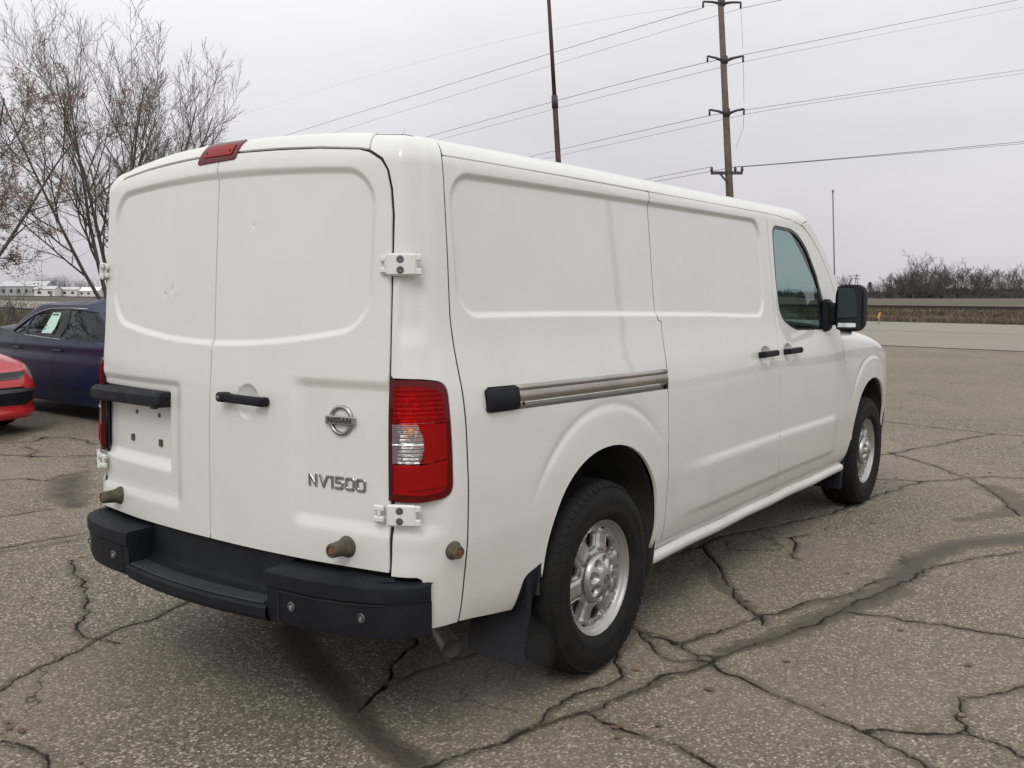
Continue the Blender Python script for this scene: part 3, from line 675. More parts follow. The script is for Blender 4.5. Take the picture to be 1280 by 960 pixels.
# utility pole with three davit pairs and a low crossarm
mwood = Mat('weathered_pole_wood'); q = mwood.noise(4, 5, .6).outputs[0]; mwood.bsdf(Base_Color=mwood.mix(mwood.map(q, .3, .7), (.085, .065, .052), (.15, .12, .10)), Roughness=.9)
mdk = simple('dark_arm_steel', (.045, .042, .045), .6)
PD = 32.0
def pp(u, v, dd=0.): return Vector(at(u, v, PD+dd))
up_t, up_b = pp(899.6, -22), pp(922, 368)
up_b.z = -.1
axis = (up_t-up_b).normalized()
ur = empty('utility_pole', tuple(up_b)); tag(ur, 'tall weathered wooden power pole leaning above the van roof', 'utility pole')
def rel(p): return Vector(p)-up_b
b = MB(); b.smooth = True; b.tube([rel(up_b), rel(up_b.lerp(up_t, .5)), rel(up_t)], [.158, .120, .094], n=16); b.build('pole_shaft', mwood.m, ur)
arms = []
for cu, cv, lu, lv, ru_, rv_ in ((902, 3, 879, 2, 926, 3), (905.5, 75, 884.5, 70, 929, 70), (908.5, 141, 887, 137, 930, 136)):
    c_ = pp(cu, cv)
    for eu, ev in ((lu, lv), (ru_, rv_)):
        e_ = pp(eu, ev); dx = (e_-c_); b = MB(); b.smooth = True
        b.tube([rel(c_+Vector((0, 0, -.05))), rel(c_+dx*.5+Vector((0, 0, .0))), rel(e_)], [.055, .042, .034], n=8); b.build('davit_arm', mdk, ur)
        i_ = MB(); i_.smooth = True; i_.tube([rel(e_), rel(e_+Vector((0, 0, -.20)))], [.036, .036], n=8); i_.build('insulator', mdk, ur); arms.append(e_+Vector((0, 0, -.2)))
    b = MB(); b.smooth = True; b.tube([rel(c_-axis*.12), rel(c_+axis*.12)], .118, n=12); b.build('mounting_band', mdk, ur)
cl, cr_ = pp(888.5, 216.5), pp(928, 216); b = MB(); b.box(rel(cl.lerp(cr_, .5)), ((cr_-cl).length, .09, .10), Matrix.Rotation(math.atan2((cr_-cl).y, (cr_-cl).x), 4, 'Z')); b.build('crossarm', mdk, ur)
b = MB(); b.tube([rel(pp(900, 217)), rel(pp(913, 233))], .035, n=6); b.build('arm_brace', mdk, ur)
lows = []
for u in (889.5, 919, 927.5):
    e_ = pp(u, 216); b = MB(); b.smooth = True; b.tube([rel(e_), rel(e_+Vector((0, 0, .1))), rel(e_+Vector((0, 0, .2)))], [.03, .055, .04], n=8); b.build('insulator', mdk, ur); lows.append(e_+Vector((0, 0, .2)))
for a_, b_ in (((926, 5), (928.5, 60)), ((929, 72), (930, 128)), ((930, 140), (929, 160)), ((929, 160), (920, 185))):
    b = MB(); b.tube([rel(pp(*a_)), rel(pp(*b_))], .006, n=4); b.build('jumper_wire', mdk, ur)
mwire = simple('conductor', (.10, .10, .105), .6)
def wire(pts, r, label):
    P = [Vector(p) for p in pts]; b = MB(); out = []
    (a, m_, c_) = P
    for i in range(37):
        t = 1.75*i/36; out.append(a*(2*(t-.5)*(t-1))+m_*(4*t*(1-t))+c_*(2*t*(t-.5)))
    b.smooth = True; b.tube(out, r*.78, n=5, cap=False); o = b.build('power_line', mwire); tag(o, label, 'power line', 'power lines on the tall wooden pole')
L = 'power line sagging left from '; Rr = 'power line running right from '
def wl_(e, uv1, d1, uvm, dm, r, lab): wire([e, at(*uvm, dm), at(*uv1, d1)], r, lab)
wl_(arms[0], (250, 203), 62, (560, 106), 47, .013, L+'the top left arm of the pole')
wl_(arms[1], (250, 218), 62, (560, 121.5), 47, .008, L+'the top right arm of the pole')
wl_(arms[2], (380, 216), 62, (630, 144), 47, .014, L+'the second left arm of the pole')
wl_(arms[3], (380, 221), 62, (630, 153), 47, .009, L+'the second right arm of the pole')
wl_(arms[4], (540, 225), 62, (700, 187), 47, .013, L+'the third left arm of the pole')
wl_(arms[5], (540, 228), 62, (710, 192), 47, .009, L+'the third right arm of the pole')
wl_(lows[0], (700, 245), 56, (800, 225.5), 44, .013, L+'the low crossarm, upper strand')
wl_(lows[1], (700, 248), 56, (810, 228.5), 44, .013, L+'the low crossarm, lower strand')
wl_(arms[1], (1460, -92), 60, (1190, -42), 44, .012, Rr+'the top right arm of the pole')
wl_(arms[2], (1460, -38), 60, (1150, 24.5), 44, .013, Rr+'the second left arm of the pole')
wl_(arms[3], (1460, -26), 60, (1150, 33.5), 44, .007, Rr+'the second right arm of the pole')
wl_(arms[4], (1460, 62), 60, (1150, 105.5), 44, .012, Rr+'the third left arm of the pole')
wl_(arms[5], (1460, 68), 60, (1150, 109.5), 44, .009, Rr+'the third right arm of the pole')
wl_(lows[1], (1460, 160), 60, (1150, 189), 44, .017, Rr+'the low crossarm, middle strand')
wl_(lows[2], (1460, 164), 60, (1150, 190.5), 44, .014, Rr+'the low crossarm, outer strand')
wl_(Vector(at(905, 6, 31)), (250, 160), 75, (560, 68), 50, .004, 'faint thin line crossing the sky above the van at left')

# rusty steel mast beside the lot
mrust = Mat('rusty_mast'); q = mrust.noise(5, 6, .7).outputs[0]; mrust.bsdf(Base_Color=mrust.mix(mrust.map(q, .35, .65), (.025, .016, .014), (.065, .032, .027)), Roughness=.75)
MD = 15.0; t_, k_, bt = Vector(at(684.5, -24, MD)), Vector(at(693.3, 124, MD)), Vector(at(708, 367, MD)); bt = k_+(k_-t_)*((k_.z+.05)/(t_.z-k_.z))
mr_ = empty('steel_mast', tuple(bt)); tag(mr_, 'rust brown steel mast rising behind the middle of the van roof', 'pole')
g_ = k_.lerp(bt, .02)
b = MB(); b.smooth = True; b.tube([k_-bt, t_-bt], [.034, .029], n=14); b.build('upper_tube', mrust.m, mr_)
b = MB(); b.smooth = True; b.tube([Vector((0, 0, 0)), k_-bt], [.050, .043], n=16); b.build('lower_tube', mrust.m, mr_)
b = MB(); b.smooth = True; b.tube([k_.lerp(bt, .03)-bt, k_.lerp(bt, -.012)-bt], [.053, .050], n=16); b.build('joint_collar', mdk, mr_)
FD = 25.6; a_, c_ = Vector(at(1041, 240, FD)), Vector(at(1043.5, 366, FD)); c_ = a_+(c_-a_)*((a_.z+.05)/(a_.z-c_.z))
fr = empty('flagpole', tuple(c_)); tag(fr, 'thin bare grey pole standing behind the van mirror', 'pole'); b = MB(); b.smooth = True; b.tube([Vector((0, 0, 0)), a_-c_], [.024, .018], n=8); b.build('shaft', simple('grey_tube', (.16, .15, .15), .5), fr)
b = MB(); b.smooth = True; b.tube([a_-c_, a_-c_+Vector((0, 0, .07))], [.034, .012], n=8); b.build('finial', simple('grey_cap', (.16, .15, .15), .5), fr)
rq = empty('reflected_pole', (10.9, -7.1, 0)); tag(rq, 'dark wooden pole seen only as the streak reflected in the van side', 'pole'); b = MB(); b.smooth = True; b.tube([(0, 0, 0), (.15, 0, 5), (.35, .1, 9.5)], [.12, .10, .08], n=10); b.build('shaft', mdk, rq)
# yellow marker post on the far verge
x, y = onground(1100, 44.0); mk = empty('marker_post', (x, y, 0)); tag(mk, 'small yellow marker post in the dry grass across the road', 'marker post')
b = MB(); b.box((0, 0, .26), (.06, .06, .52), None, .02); b.build('post', simple('grey_post', (.2, .19, .17), .8), mk); b = MB(); b.box((0, 0, .40), (.12, .08, .30), Matrix.Rotation(.25, 4, 'X'), .03); b.build('cover', simple('yellow_plastic', (.72, .38, .03), .5), mk)

# far treeline: one thicket mass each side, with single trees standing out of it
mfar = Mat('far_twigs'); q = mfar.noise(.05, 4, .6).outputs[0]; mfar.bsdf(Base_Color=mfar.ramp(q, [(.3, (.070, .059, .057)), (.7, (.110, .092, .085))]), Roughness=.95)
mfard = Mat('far_thicket'); q = mfard.noise(.03, 4, .6).outputs[0]; mfard.bsdf(Base_Color=mfard.ramp(q, [(.3, (.055, .050, .048)), (.7, (.090, .078, .070))]), Roughness=.95)
def thicket(name, a0, a1, d, hfun, nclump, label, seed, depth=25, mat=None, per=230, polar=False, foot=True):
    """a wood seen from far off: rounded crowns of fine twigs over low scrub; a0..a1 is a bearing range"""
    rnd = random.Random(seed); V = []; F = []
    def pos(u, dd):
        if polar: return (CAMPOS[0]+dd*math.cos(R_(u)), CAMPOS[1]+dd*math.sin(R_(u)))
        return onground(u, dd)
    for _ in range(nclump):
        u = rnd.uniform(a0, a1); dd = d+rnd.uniform(0, depth); x, y = pos(u, dd); H = max(1.2, hfun(u)*rnd.uniform(.55, 1.05)); r = rnd.uniform(.30, .46)*H
        for _ in range(per):
            while True:
                q = Vector((rnd.uniform(-1, 1), rnd.uniform(-1, 1), rnd.uniform(-1, 1)))
                if q.length < 1: break
            c = Vector((x+q.x*r, y+q.y*r, H-r*.95+q.z*r*.95)); t = Vector((q.x+rnd.gauss(0, .5), q.y+rnd.gauss(0, .5), q.z+.7+rnd.gauss(0, .4))).normalized()*rnd.uniform(.25, .7)*H*.16
            s_ = t.orthogonal().normalized()*rnd.uniform(.018, .05)*H/5; i = len(V); V += [tuple(c-s_), tuple(c+s_), tuple(c+t)]; F.append((i, i+1, i+2))
        for k in range(3):
            a = rnd.uniform(-.5, .5); i = len(V); V += [(x-.10, y+.08, -.3), (x+.10, y-.08, -.3), (x+a, y+a, H*.8)]; F.append((i, i+1, i+2))
        if foot:
            for k in range(7):
                xx, yy = x+rnd.gauss(0, r), y+rnd.gauss(0, r); hh = H*rnd.uniform(.18, .55); i = len(V); a = rnd.uniform(0, 3.14); c_, s_ = math.cos(a)*r*.5, math.sin(a)*r*.5; n = 7
                V += [(xx-c_, yy-s_, -.3), (xx+c_, yy+s_, -.3)]+[(xx+c_*(1-2*k2/(n-1)), yy+s_*(1-2*k2/(n-1)), hh*rnd.uniform(.55, 1)*math.sin(.5+2.1*k2/(n-1))) for k2 in range(n)]; F.append(tuple(range(i, i+n+2)))
    me = bpy.data.meshes.new(name); me.from_pydata(V, [], F); me.materials.append(mat or mfar.m); tag(link(name, me), label, 'woods', kind='stuff')
def hR(u):
    t = np.interp(u, [1020, 1060, 1090, 1105, 1125, 1150, 1175, 1200, 1230, 1250, 1280, 1420], [2.2, 2.6, 3.6, 4.5, 7.0, 8.2, 7.6, 7.0, 6.4, 7.0, 6.6, 6]); return t*(1+.25*mnoise.noise(Vector((u*.15, 0, 0))))
thicket('tree_line', 1000, 1420, 245, lambda u: hR(u)*1.05, 260, 'grey brown bare wood on the horizon right of the van', 3)
thicket('tree_line', 1096, 1420, 236, lambda u: hR(u)*.50, 130, 'dark brush along the front of the wood on the right', 4, 8, mfard.m)
thicket('tree_line', -70, 6, 250, lambda u: 6.5+2.5*mnoise.noise(Vector((u*.3, 0, 2))), 330, 'bare woods beyond the right hand edge of the picture', 14, 30, None, 60, True)
thicket('tree_line', 70, 250, 190, lambda u: 6.5+2.5*mnoise.noise(Vector((u*.3, 0, 2))), 420, 'unseen bare woods added behind the camera for a dark horizon in reflections', 15, 30, None, 50, True)  # out of view, added to give the paint a dark horizon to reflect
def hL(u): return np.interp(u, [-200, -20, 20, 60, 80, 100, 130, 200, 400], [6.5, 6.5, 7.5, 8.2, 8.4, 7.2, 7.6, 7, 7])*(1+.3*mnoise.noise(Vector((u*.12, 0, 4))))
thicket('tree_line', -160, 420, 375, hL, 190, 'dark wooded horizon behind the white sheds at left', 6, 30, mfard.m)
thicket('tree_line', 400, 1010, 300, lambda u: 5.0+1.6*mnoise.noise(Vector((u*.05, 0, 6))), 150, 'low bare woods along the horizon hidden behind the van', 21, 30, None, 90)
far_specs = [(1158, 238, 11.0, 'tallest bare tree standing out of the wood at right'), (1206, 240, 8.2, 'bare tree with a narrow crown right of the tallest one in the wood'), (1227, 240, 7.6, 'bare tree standing between the narrow crown and the right edge of the wood'),
    (1262, 250, 8.6, 'round bare tree in the wood near the right edge'), (1117, 236, 6.4, 'low bare tree at the left end of the wood'), (1134, 238, 7.2, 'bare tree just left of the tallest tree in the wood'), (1055, 250, 5.8, 'bare tree over the van mirror, standing on the horizon'), (1182, 238, 7.9, 'bare tree just right of the tallest tree in the wood')]
for i, (u, d, h, lab) in enumerate(far_specs):
    x, y = onground(u, d); bare_tree('far_tree', (x, y, -.3), h*.88, .45, 70+i, lab, stems=6, levels=4, side=7, trunk_r=.10 if i else .15, upward=.3, minr=.018, fan=1, ang_=(.35, .8), wob=.8, group='single bare trees of the far wood', mtw=mfar.m, lens=(.62, .5, .5, .4), first=.30)
# dark evergreens on the horizon
mever = simple('evergreen_needles', (.020, .026, .018), .9, nscale=1, namt=.4)
for i, (u, d, h, wd, lab) in enumerate(((1087, 262, 4.6, 1.9, 'dark conifer beside the white house on the horizon'), (1038, 262, 5.2, 1.5, 'dark evergreen over the base of the thin grey pole'))):
    x, y = onground(u, d); rt = empty('evergreen_tree', (x, y, -.3)); tag(rt, lab, 'tree', 'evergreens on the horizon'); rnd = random.Random(90+i); V = []; F = []
    for _ in range(1400):
        t = rnd.random()**1.2; z = .4+t*(h-.4); r = wd*(1-t)**.8*rnd.uniform(.3, 1); a = rnd.uniform(0, 6.28); j = len(V); p = Vector((r*math.cos(a), r*math.sin(a), z)); s_ = rnd.uniform(.12, .35)
        q_ = Vector((math.cos(a), math.sin(a), -.3))*s_*1.6; n_ = Vector((-math.sin(a), math.cos(a), 0))*s_*.5; V += [tuple(p-n_), tuple(p+n_), tuple(p+q_)]; F.append((j, j+1, j+2))
    me = bpy.data.meshes.new('crown'); me.from_pydata(V, [], F); me.materials.append(mever); link('crown', me, rt); b = MB(); b.tube([(0, 0, 0), (0, 0, h*.8)], [.16, .04], n=6); b.build('trunk', mbark.m, rt)
# white houses at right, white sheds at left
mhw = simple('white_siding', (.66, .66, .66), .7, nscale=.5, namt=.08); mrf = simple('grey_roof', (.17, .17, .175), .8, nscale=.5); mwd = simple('dark_window', (.03, .035, .04), .3); mlr = simple('pale_metal_roof', (.50, .51, .52), .5, nscale=.3, namt=.1)
def house(u, d, L, W, H, rh, rot, lab, group, roof, wall, wins=3, name='house', door=False):
    x, y = onground(u, d); rt = empty(name, (x, y, -.15), rot); tag(rt, lab, 'house' if name == 'house' else 'building', group)
    b = MB(); b.add([(-L/2, -W/2, 0), (L/2, -W/2, 0), (L/2, W/2, 0), (-L/2, W/2, 0), (-L/2, -W/2, H), (L/2, -W/2, H), (L/2, W/2, H), (-L/2, W/2, H), (-L/2, 0, H+rh), (L/2, 0, H+rh)],
        [(0, 1, 5, 4), (2, 3, 7, 6), (1, 2, 6, 9, 5), (3, 0, 4, 8, 7)]); b.build('wall', wall, rt)
    e = .25; b = MB(); t = .12
    for s_ in (-1, 1):
        vs = [(-L/2-e, s_*(W/2+e), H-e*rh/(W/2)+.02), (L/2+e, s_*(W/2+e), H-e*rh/(W/2)+.02), (L/2+e, 0, H+rh+.02), (-L/2-e, 0, H+rh+.02)]; vs += [(a, b_, c_+t) for a, b_, c_ in vs]
        b.add(vs, [(0, 1, 2, 3), (7, 6, 5, 4), (0, 4, 5, 1), (1, 5, 6, 2), (2, 6, 7, 3), (3, 7, 4, 0)])
    b.build('roof', roof, rt)
    for i in range(wins):
        f_ = -L/2+L*(i+.5)/wins
        for s_ in (-1, 1):
            b = MB(); b.box((f_, s_*(W/2+.03), H*.55), (L/wins*.35, .08, H*.32)); b.build('window', mwd, rt)
    if door: b = MB(); b.box((L*.32, -W/2-.03, H*.38), (L*.14, .1, H*.76)); b.build('door', mrf, rt)
    return rt
house(1097.5, 275, 3.6, 2.6, 1.7, 1.0, R_(-50), 'small white gabled house at the foot of the wood on the right', 'white houses right of the van mirror', mlr, mhw, 2)
house(1077, 285, 3.2, 2.6, 1.1, .7, R_(-60), 'small pale house left of the dark conifer', 'white houses right of the van mirror', mrf, mhw, 2)
G = 'white farm sheds on the left horizon'
house(36, 330, 15.5, 9, 3.6, 1.7, R_(-52), 'largest pale shed with a wide grey white roof at the far left', G, mlr, simple('grey_siding', (.36, .37, .38), .7, nscale=.4), 6, 'shed', True)
house(60, 322, 7.0, 5, 2.6, .9, R_(-54), 'low white shed in front of the right end of the largest shed', G, mlr, mhw, 2, 'shed', True)
house(85, 328, 8.2, 6, 2.4, .8, R_(-50), 'middle white shed between the largest and the brightest', G, mlr, mhw, 3, 'shed')
house(110, 330, 9.0, 6, 2.0, 1.1, R_(-48), 'brightest white shed just left of the van hinge', G, simple('white_roof', (.85, .86, .86), .6), mhw, 4, 'shed')
x, y = onground(1070, 700); py = empty('pylon', (x, y, -.3)); tag(py, 'tiny lattice tower on the horizon above the van mirror', 'tower')
b = MB()
for sx, sy in ((-1, -1), (1, -1), (1, 1), (-1, 1)): b.tube([(sx*1.6, sy*1.6, 0), (sx*.3, sy*.3, 15)], .10, n=4)
for k in range(6):
    z = k*2.4; w0 = 1.6-z*.087; w1 = 1.6-(z+2.4)*.087
    for (a, c_) in (((-1, -1), (1, -1)), ((1, -1), (1, 1)), ((1, 1), (-1, 1)), ((-1, 1), (-1, -1))): b.tube([(a[0]*w0, a[1]*w0, z), (c_[0]*w1, c_[1]*w1, z+2.4)], .07, n=4)
b.build('lattice', mdk, py)
for z in (11.5, 14.0): b = MB(); b.box((0, 0, z), (6, .3, .3), Matrix.Rotation(R_(YAW-90), 4, 'Z')); b.build('arm', mdk, py)
# ------------------------------------------------------------------ the white cargo van: its shell as a surface S(s, h)
def herm(tab):
    xs=np.array([a for a,b in tab],float);ys=np.array([b for a,b in tab],float)
    d=np.diff(ys)/np.diff(xs);m=np.zeros(len(xs));m[0]=d[0];m[-1]=d[-1]
    for i in range(1,len(xs)-1):
        m[i]=0 if d[i-1]*d[i]<=0 else 2*d[i-1]*d[i]/(d[i-1]+d[i])
    def f(x):
        x=np.asarray(x,float);i=np.clip(np.searchsorted(xs,x)-1,0,len(xs)-2)
        h=xs[i+1]-xs[i];t=(x-xs[i])/h
        inn=(2*t**3-3*t**2+1)*ys[i]+(t**3-2*t**2+t)*h*m[i]+(3*t**2-2*t**3)*ys[i+1]+(t**3-t**2)*h*m[i+1]
        return np.where(t<0,ys[0]+m[0]*(x-xs[0]),np.where(t>1,ys[-1]+m[-1]*(x-xs[-1]),inn))
    return f
WZ=herm([(.36,.925),(.42,.958),(.5,.976),(.6,.985),(.74,.995),(.85,.995),(1.0,.989),(1.1,.983),(1.2,.971),(1.28,.955),(1.36,.940),(1.44,.930),(1.65,.912),(1.93,.886),(2.05,.872)])
DW=herm([(-1.05,-.05),(-.84,-.037),(-.3,-.012),(.3,0),(1.9,0),(2.98,.012),(3.7,.012),(4.0,.0),(4.3,-.04)])
XR0=herm([(.4,-1.127),(.63,-1.121),(1.1,-1.108),(1.335,-1.09),(1.923,-1.047),(2.05,-1.037)])
SC,SL=.80,.30   # rear half length; corner param length
XC=-.80         # x where the corner ends
def plan(s,z):
    """s>=0: rear centre -> corner -> right side (y negative)"""
    s=np.asarray(s,float);z=np.asarray(z,float)
    bow=.068
    # rear
    xr=XR0(z)+bow*(np.minimum(s,SC)/SC)**2;yr=-np.minimum(s,SC)
    # corner bezier
    x0=XR0(z)+bow;y0=-SC+0*z
    x3=XC+0*z;y3=-(WZ(z)+DW(XC))
    tx,ty=2*bow/SC,-1.0
    n=np.hypot(tx,ty);k=.62
    L0=k*(y0-y3);L3=k*(x3-x0)
    x1=x0+tx/n*L0;y1=y0+ty/n*L0
    sl=-(DW(XC+.01)-DW(XC))/.01
    x2=x3-L3;y2=y3-sl*L3
    t=np.clip((s-SC)/SL,0,1)
    bx=(1-t)**3*x0+3*t*(1-t)**2*x1+3*t*t*(1-t)*x2+t**3*x3
    by=(1-t)**3*y0+3*t*(1-t)**2*y1+3*t*t*(1-t)*y2+t**3*y3
    xs=XC+(s-SC-SL);ys=-(WZ(z)+DW(xs))
    X=np.where(s<SC,xr,np.where(s<SC+SL,bx,xs));Y=np.where(s<SC,yr,np.where(s<SC+SL,by,ys))
    return X,Y
Z0,RB,RL=1.925,.105,.17
def base(s,h):
    s=np.asarray(s,float);h=np.asarray(h,float)
    ph=np.clip((h-Z0)/RL,0,1)*np.pi/2
    rb=RB+.03*(1-np.minimum(s/SC,1)**2)
    z=np.where(h<Z0,h,Z0+rb*np.sin(ph))
    X,Y=plan(s,z);X2,Y2=plan(s+1e-3,z)
    tx,ty=X2-X,Y2-Y;n=np.hypot(tx,ty)+1e-12
    nx,ny=-(-ty)/n*-1,-(tx)/n*-1
    # outward normal: rear is -x, side is -y ; tangent at rear (0,-1) -> outward (-1,0)
    nx,ny=ty/n,-tx/n
    an=.5*np.pi*smooth01(.35,1.45,s);nx,ny=-np.cos(an),-np.sin(an)
    ins=(.13-.045*(1-smooth01(.25,.85,s)))*(1-np.cos(ph))
    return np.stack([X-nx*ins,Y-ny*ins,z],-1)
def s_of_x(x): return SC+SL+(x-XC)
DW=herm([(-1.05,-.05),(-.84,-.037),(-.3,-.012),(.3,0),(1.9,0),(2.98,.012),(3.7,.012),(3.95,.004),(4.15,-.018),(4.32,-.055),(4.46,-.105),(4.58,-.175),(4.66,-.27)])
SX = 1.9     # s = x + 1.9 along the side
def sx(x): return x+SX
def sdrr(x, z, x0, x1, z0, z1, r):
    cx, cz = (x0+x1)/2, (z0+z1)/2; qx = np.abs(x-cx)-(x1-x0)/2+r; qz = np.abs(z-cz)-(z1-z0)/2+r
    return np.hypot(np.maximum(qx, 0), np.maximum(qz, 0))+np.minimum(np.maximum(qx, qz), 0)-r
def win_rear(y, z):
    z2 = z-.14*y*y*smooth01(1.75, 1.5, z)+.055*y*y*smooth01(1.6, 1.8, z)
    d = sdrr(y, z2, -.735, .735, 1.328, 1.942, .125); return -.011*smooth01(0, .026, -d)
def oil(y, z):   # sheet metal is never quite flat
    return .0011*np.sin(y*5.1+z*3.7)*np.sin(z*6.3-y*2.9)
def dent(y, z, a, b, r, k): return k*np.exp(-((y-a)**2+(z-b)**2)/(r*r))
def f_doorR(s, z, Q):
    f = win_rear(s, z)+oil(s, z)
    f = f-.013*smooth01(.40, .47, s)*smooth01(.735, .795, z)*smooth01(1.245, 1.205, z)
    d = np.hypot((s-.203)/.058, (z-1.145)/.060); f = f-.017*np.clip(1-d*d, 0, 1)**.75
    return f+dent(s, z, .192, 1.747, .008, -.0022)+dent(s, z, .35, 1.62, .09, .0015)
def f_doorL(s, z, Q):
    f = win_rear(-s, z)+oil(-s, z)
    f = f-.013*smooth01(.16, .23, s)*smooth01(.70, .765, z)*smooth01(1.20, 1.165, z)
    f = f-.022*smooth01(.262, .272, s)*smooth01(.835, .895, z)*smooth01(1.150, 1.135, z)*smooth01(.86, .80, s)
    return f+dent(s, z, .27, 1.53, .013, -.0022)+dent(s, z, .25, 1.525, .016, .0012)+dent(s, z, .32, 1.51, .009, -.0018)
def f_corner(s, z, Q):
    f = -.013*smooth01(.735, .795, z)*smooth01(1.03, .95, s)*smooth01(1.245, 1.205, z)
    k = smooth01(1.03, .98, s)
    f = f-.010*smooth01(1.34, 1.42, z)*smooth01(1.62, 1.50, z)*smooth01(.83, .88, s)*smooth01(1.0, .95, s)
    return f-.005*k*smooth01(.62, .70, z)
def arch_d(x, z, cx, cz, rx, rz): 
    dx = (x-cx)/rx; dz = np.maximum(z-cz, (z-cz)*.35)/rz; return (np.hypot(dx, dz)-1)*(rx+rz)/2
def f_side(s, z, Q):
    x = s-SX; f = .0008*np.sin(x*4.1+z*5)+.0006*np.sin(x*2.3-z*7)
    zb = 1.436-.036*smooth01(-.7, 1.7, x)-.012*(x > 1.0)*smooth01(1.0, 1.7, x)
    d = sdrr(x, z-(zb-1.40)*smooth01(1.75, 1.5, z)-.0, -.80, 1.80, 1.395, 1.915, .11); f = f-.013*smooth01(0, .024, -d)
    # belt line character edge under the window recess
    for cx in (.03, 3.71):
        dd = arch_d(x, z, cx, .47, .435, .445); up = smooth01(.50, .85, z)
        up = smooth01(.74, .93, z); f = f+.0012*smooth01(.150, .10, dd)*up-up*.0046*np.exp(-((dd-.162)/.018)**2)+.0015*smooth01(.02, .0, dd)
    e = smooth01(.60, 1.0, x)*smooth01(2.96, 2.78, x)
    f = f+.0105*e*smooth01(.755, .700, z)*smooth01(.475, .520, z)
    for hx in (1.715, 2.055):
        q = np.hypot((x-hx)/.075, (z-1.178)/.052); f = f-.018*np.clip(1-q*q, 0, 1)**.75
    return f
# sample lines that follow the pressed features, so the sheet metal mesh is clean along them
def rr_pts(x0, x1, z0, z1, r, d, st=.011):
    x0, x1, z0, z1 = x0+d, x1-d, z0+d, z1-d; r = max(r-d, .002); o = []
    for cx, cz, a0 in ((x1-r, z1-r, 0), (x0+r, z1-r, 90), (x0+r, z0+r, 180), (x1-r, z0+r, 270)):
        for t in np.linspace(a0, a0+90, max(3, int(r*1.57/st)+1)): o.append((cx+r*math.cos(R_(t)), cz+r*math.sin(R_(t))))
    return np.array(densify(o, st))
DS = (-.006, 0, .007, .0135, .020, .027)
def warp(A, fz):
    z = A[:, 1].copy()
    for _ in range(6): z = A[:, 1]+fz(A[:, 0], z)
    return np.column_stack([A[:, 0], z])
def rings_rear(right):
    o = []
    for d in DS: o.append(warp(rr_pts(-.735, .735, 1.328, 1.942, .125, d), lambda y, z: .14*y*y*smooth01(1.75, 1.5, z)-.055*y*y*smooth01(1.6, 1.8, z)))
    if right:
        for r in (.2, .45, .7, .86, .96, 1.0, 1.05): o.append(np.array([(.203+.058*r*math.cos(t), 1.145+.060*r*math.sin(t)) for t in np.linspace(0, 2*math.pi, max(8, int(46*r)), endpoint=False)]))
        for r in (0., .004, .008, .014): o.append(np.array([(.192+r*math.cos(t), 1.747+r*math.sin(t)) for t in np.linspace(0, 6.28, 9)[:-1]]))
        for z in (1.205, 1.215, 1.225, 1.235, 1.245): o.append(np.array([(y, z) for y in np.arange(.38, .83, .011)]))
    else:
        o = [np.column_stack([-a[:, 0], a[:, 1]]) for a in o]
        for z in (1.165, 1.176, 1.188, 1.20, 1.150, 1.1425, 1.135, .835, .85, .865, .88, .895): o.append(np.array([(y, z) for y in np.arange(.14, .83, .011)]))
        for y in (.258, .262, .267, .272, .278): o.append(np.array([(y, z) for z in np.arange(.83, 1.16, .008)]))
        for cc in ((.27, 1.53), (.25, 1.525), (.32, 1.51)):
            for r in (0., .006, .012, .02): o.append(np.array([(cc[0]+r*math.cos(t), cc[1]+r*math.sin(t)) for t in np.linspace(0, 6.28, 9)[:-1]]))
    return o
def rings_side():
    o = []
    def fz(x, z): zb = 1.436-.036*smooth01(-.7, 1.7, x)-.012*(x > 1.0)*smooth01(1.0, 1.7, x); return (zb-1.40)*smooth01(1.75, 1.5, z)
    for d in DS: a = warp(rr_pts(-.80, 1.80, 1.395, 1.915, .11, d), fz); o.append(np.column_stack([a[:, 0]+SX, a[:, 1]]))
    for cx in (.03, 3.71):
        for dd in (.02, .05, .08, .11, .125, .135, .145, .153, .160, .167, .175, .19):
            k = 1+dd/.44; o.append(np.array([(sx(cx+.435*k*math.cos(t)), .47+.445*k*math.sin(t)) for t in np.linspace(0, math.pi, int(150*k))]))
    for z in (.475, .486, .497, .508, .520, .700, .713, .727, .741, .755): o.append(np.array([(sx(x), z) for x in np.arange(.58, 2.98, .012)]))
    for hx in (1.715, 2.055):
        for r in (.2, .45, .7, .86, .96, 1.0, 1.06): o.append(np.array([(sx(hx+.075*r*math.cos(t)), 1.178+.052*r*math.sin(t)) for t in np.linspace(0, 2*math.pi, max(8, int(46*r)), endpoint=False)]))
    return o
RS = rings_side()
van = empty('cargo_van'); tag(van, 'white high sided cargo van parked in the middle, seen from its right rear corner', 'van')
W = M['white']; ST = .018
G2 = .0032   # half a panel gap
# rear doors
def edge_door(g): return [(.820+g, .636), (.817+g, .82), (.810+g, 1.10), (.807+g, 1.26), (.800+g, 1.604), (.795+g, 1.76), (.785+g, 1.84), (.768+g, 1.90), (.742+g*.9, 1.938+g*.6), (.70+g*.6, 1.962+g*.8), (.655, 1.974+g), (.484, 1.986+g), (.296, 1.992+g), (.15, 1.995+g)]
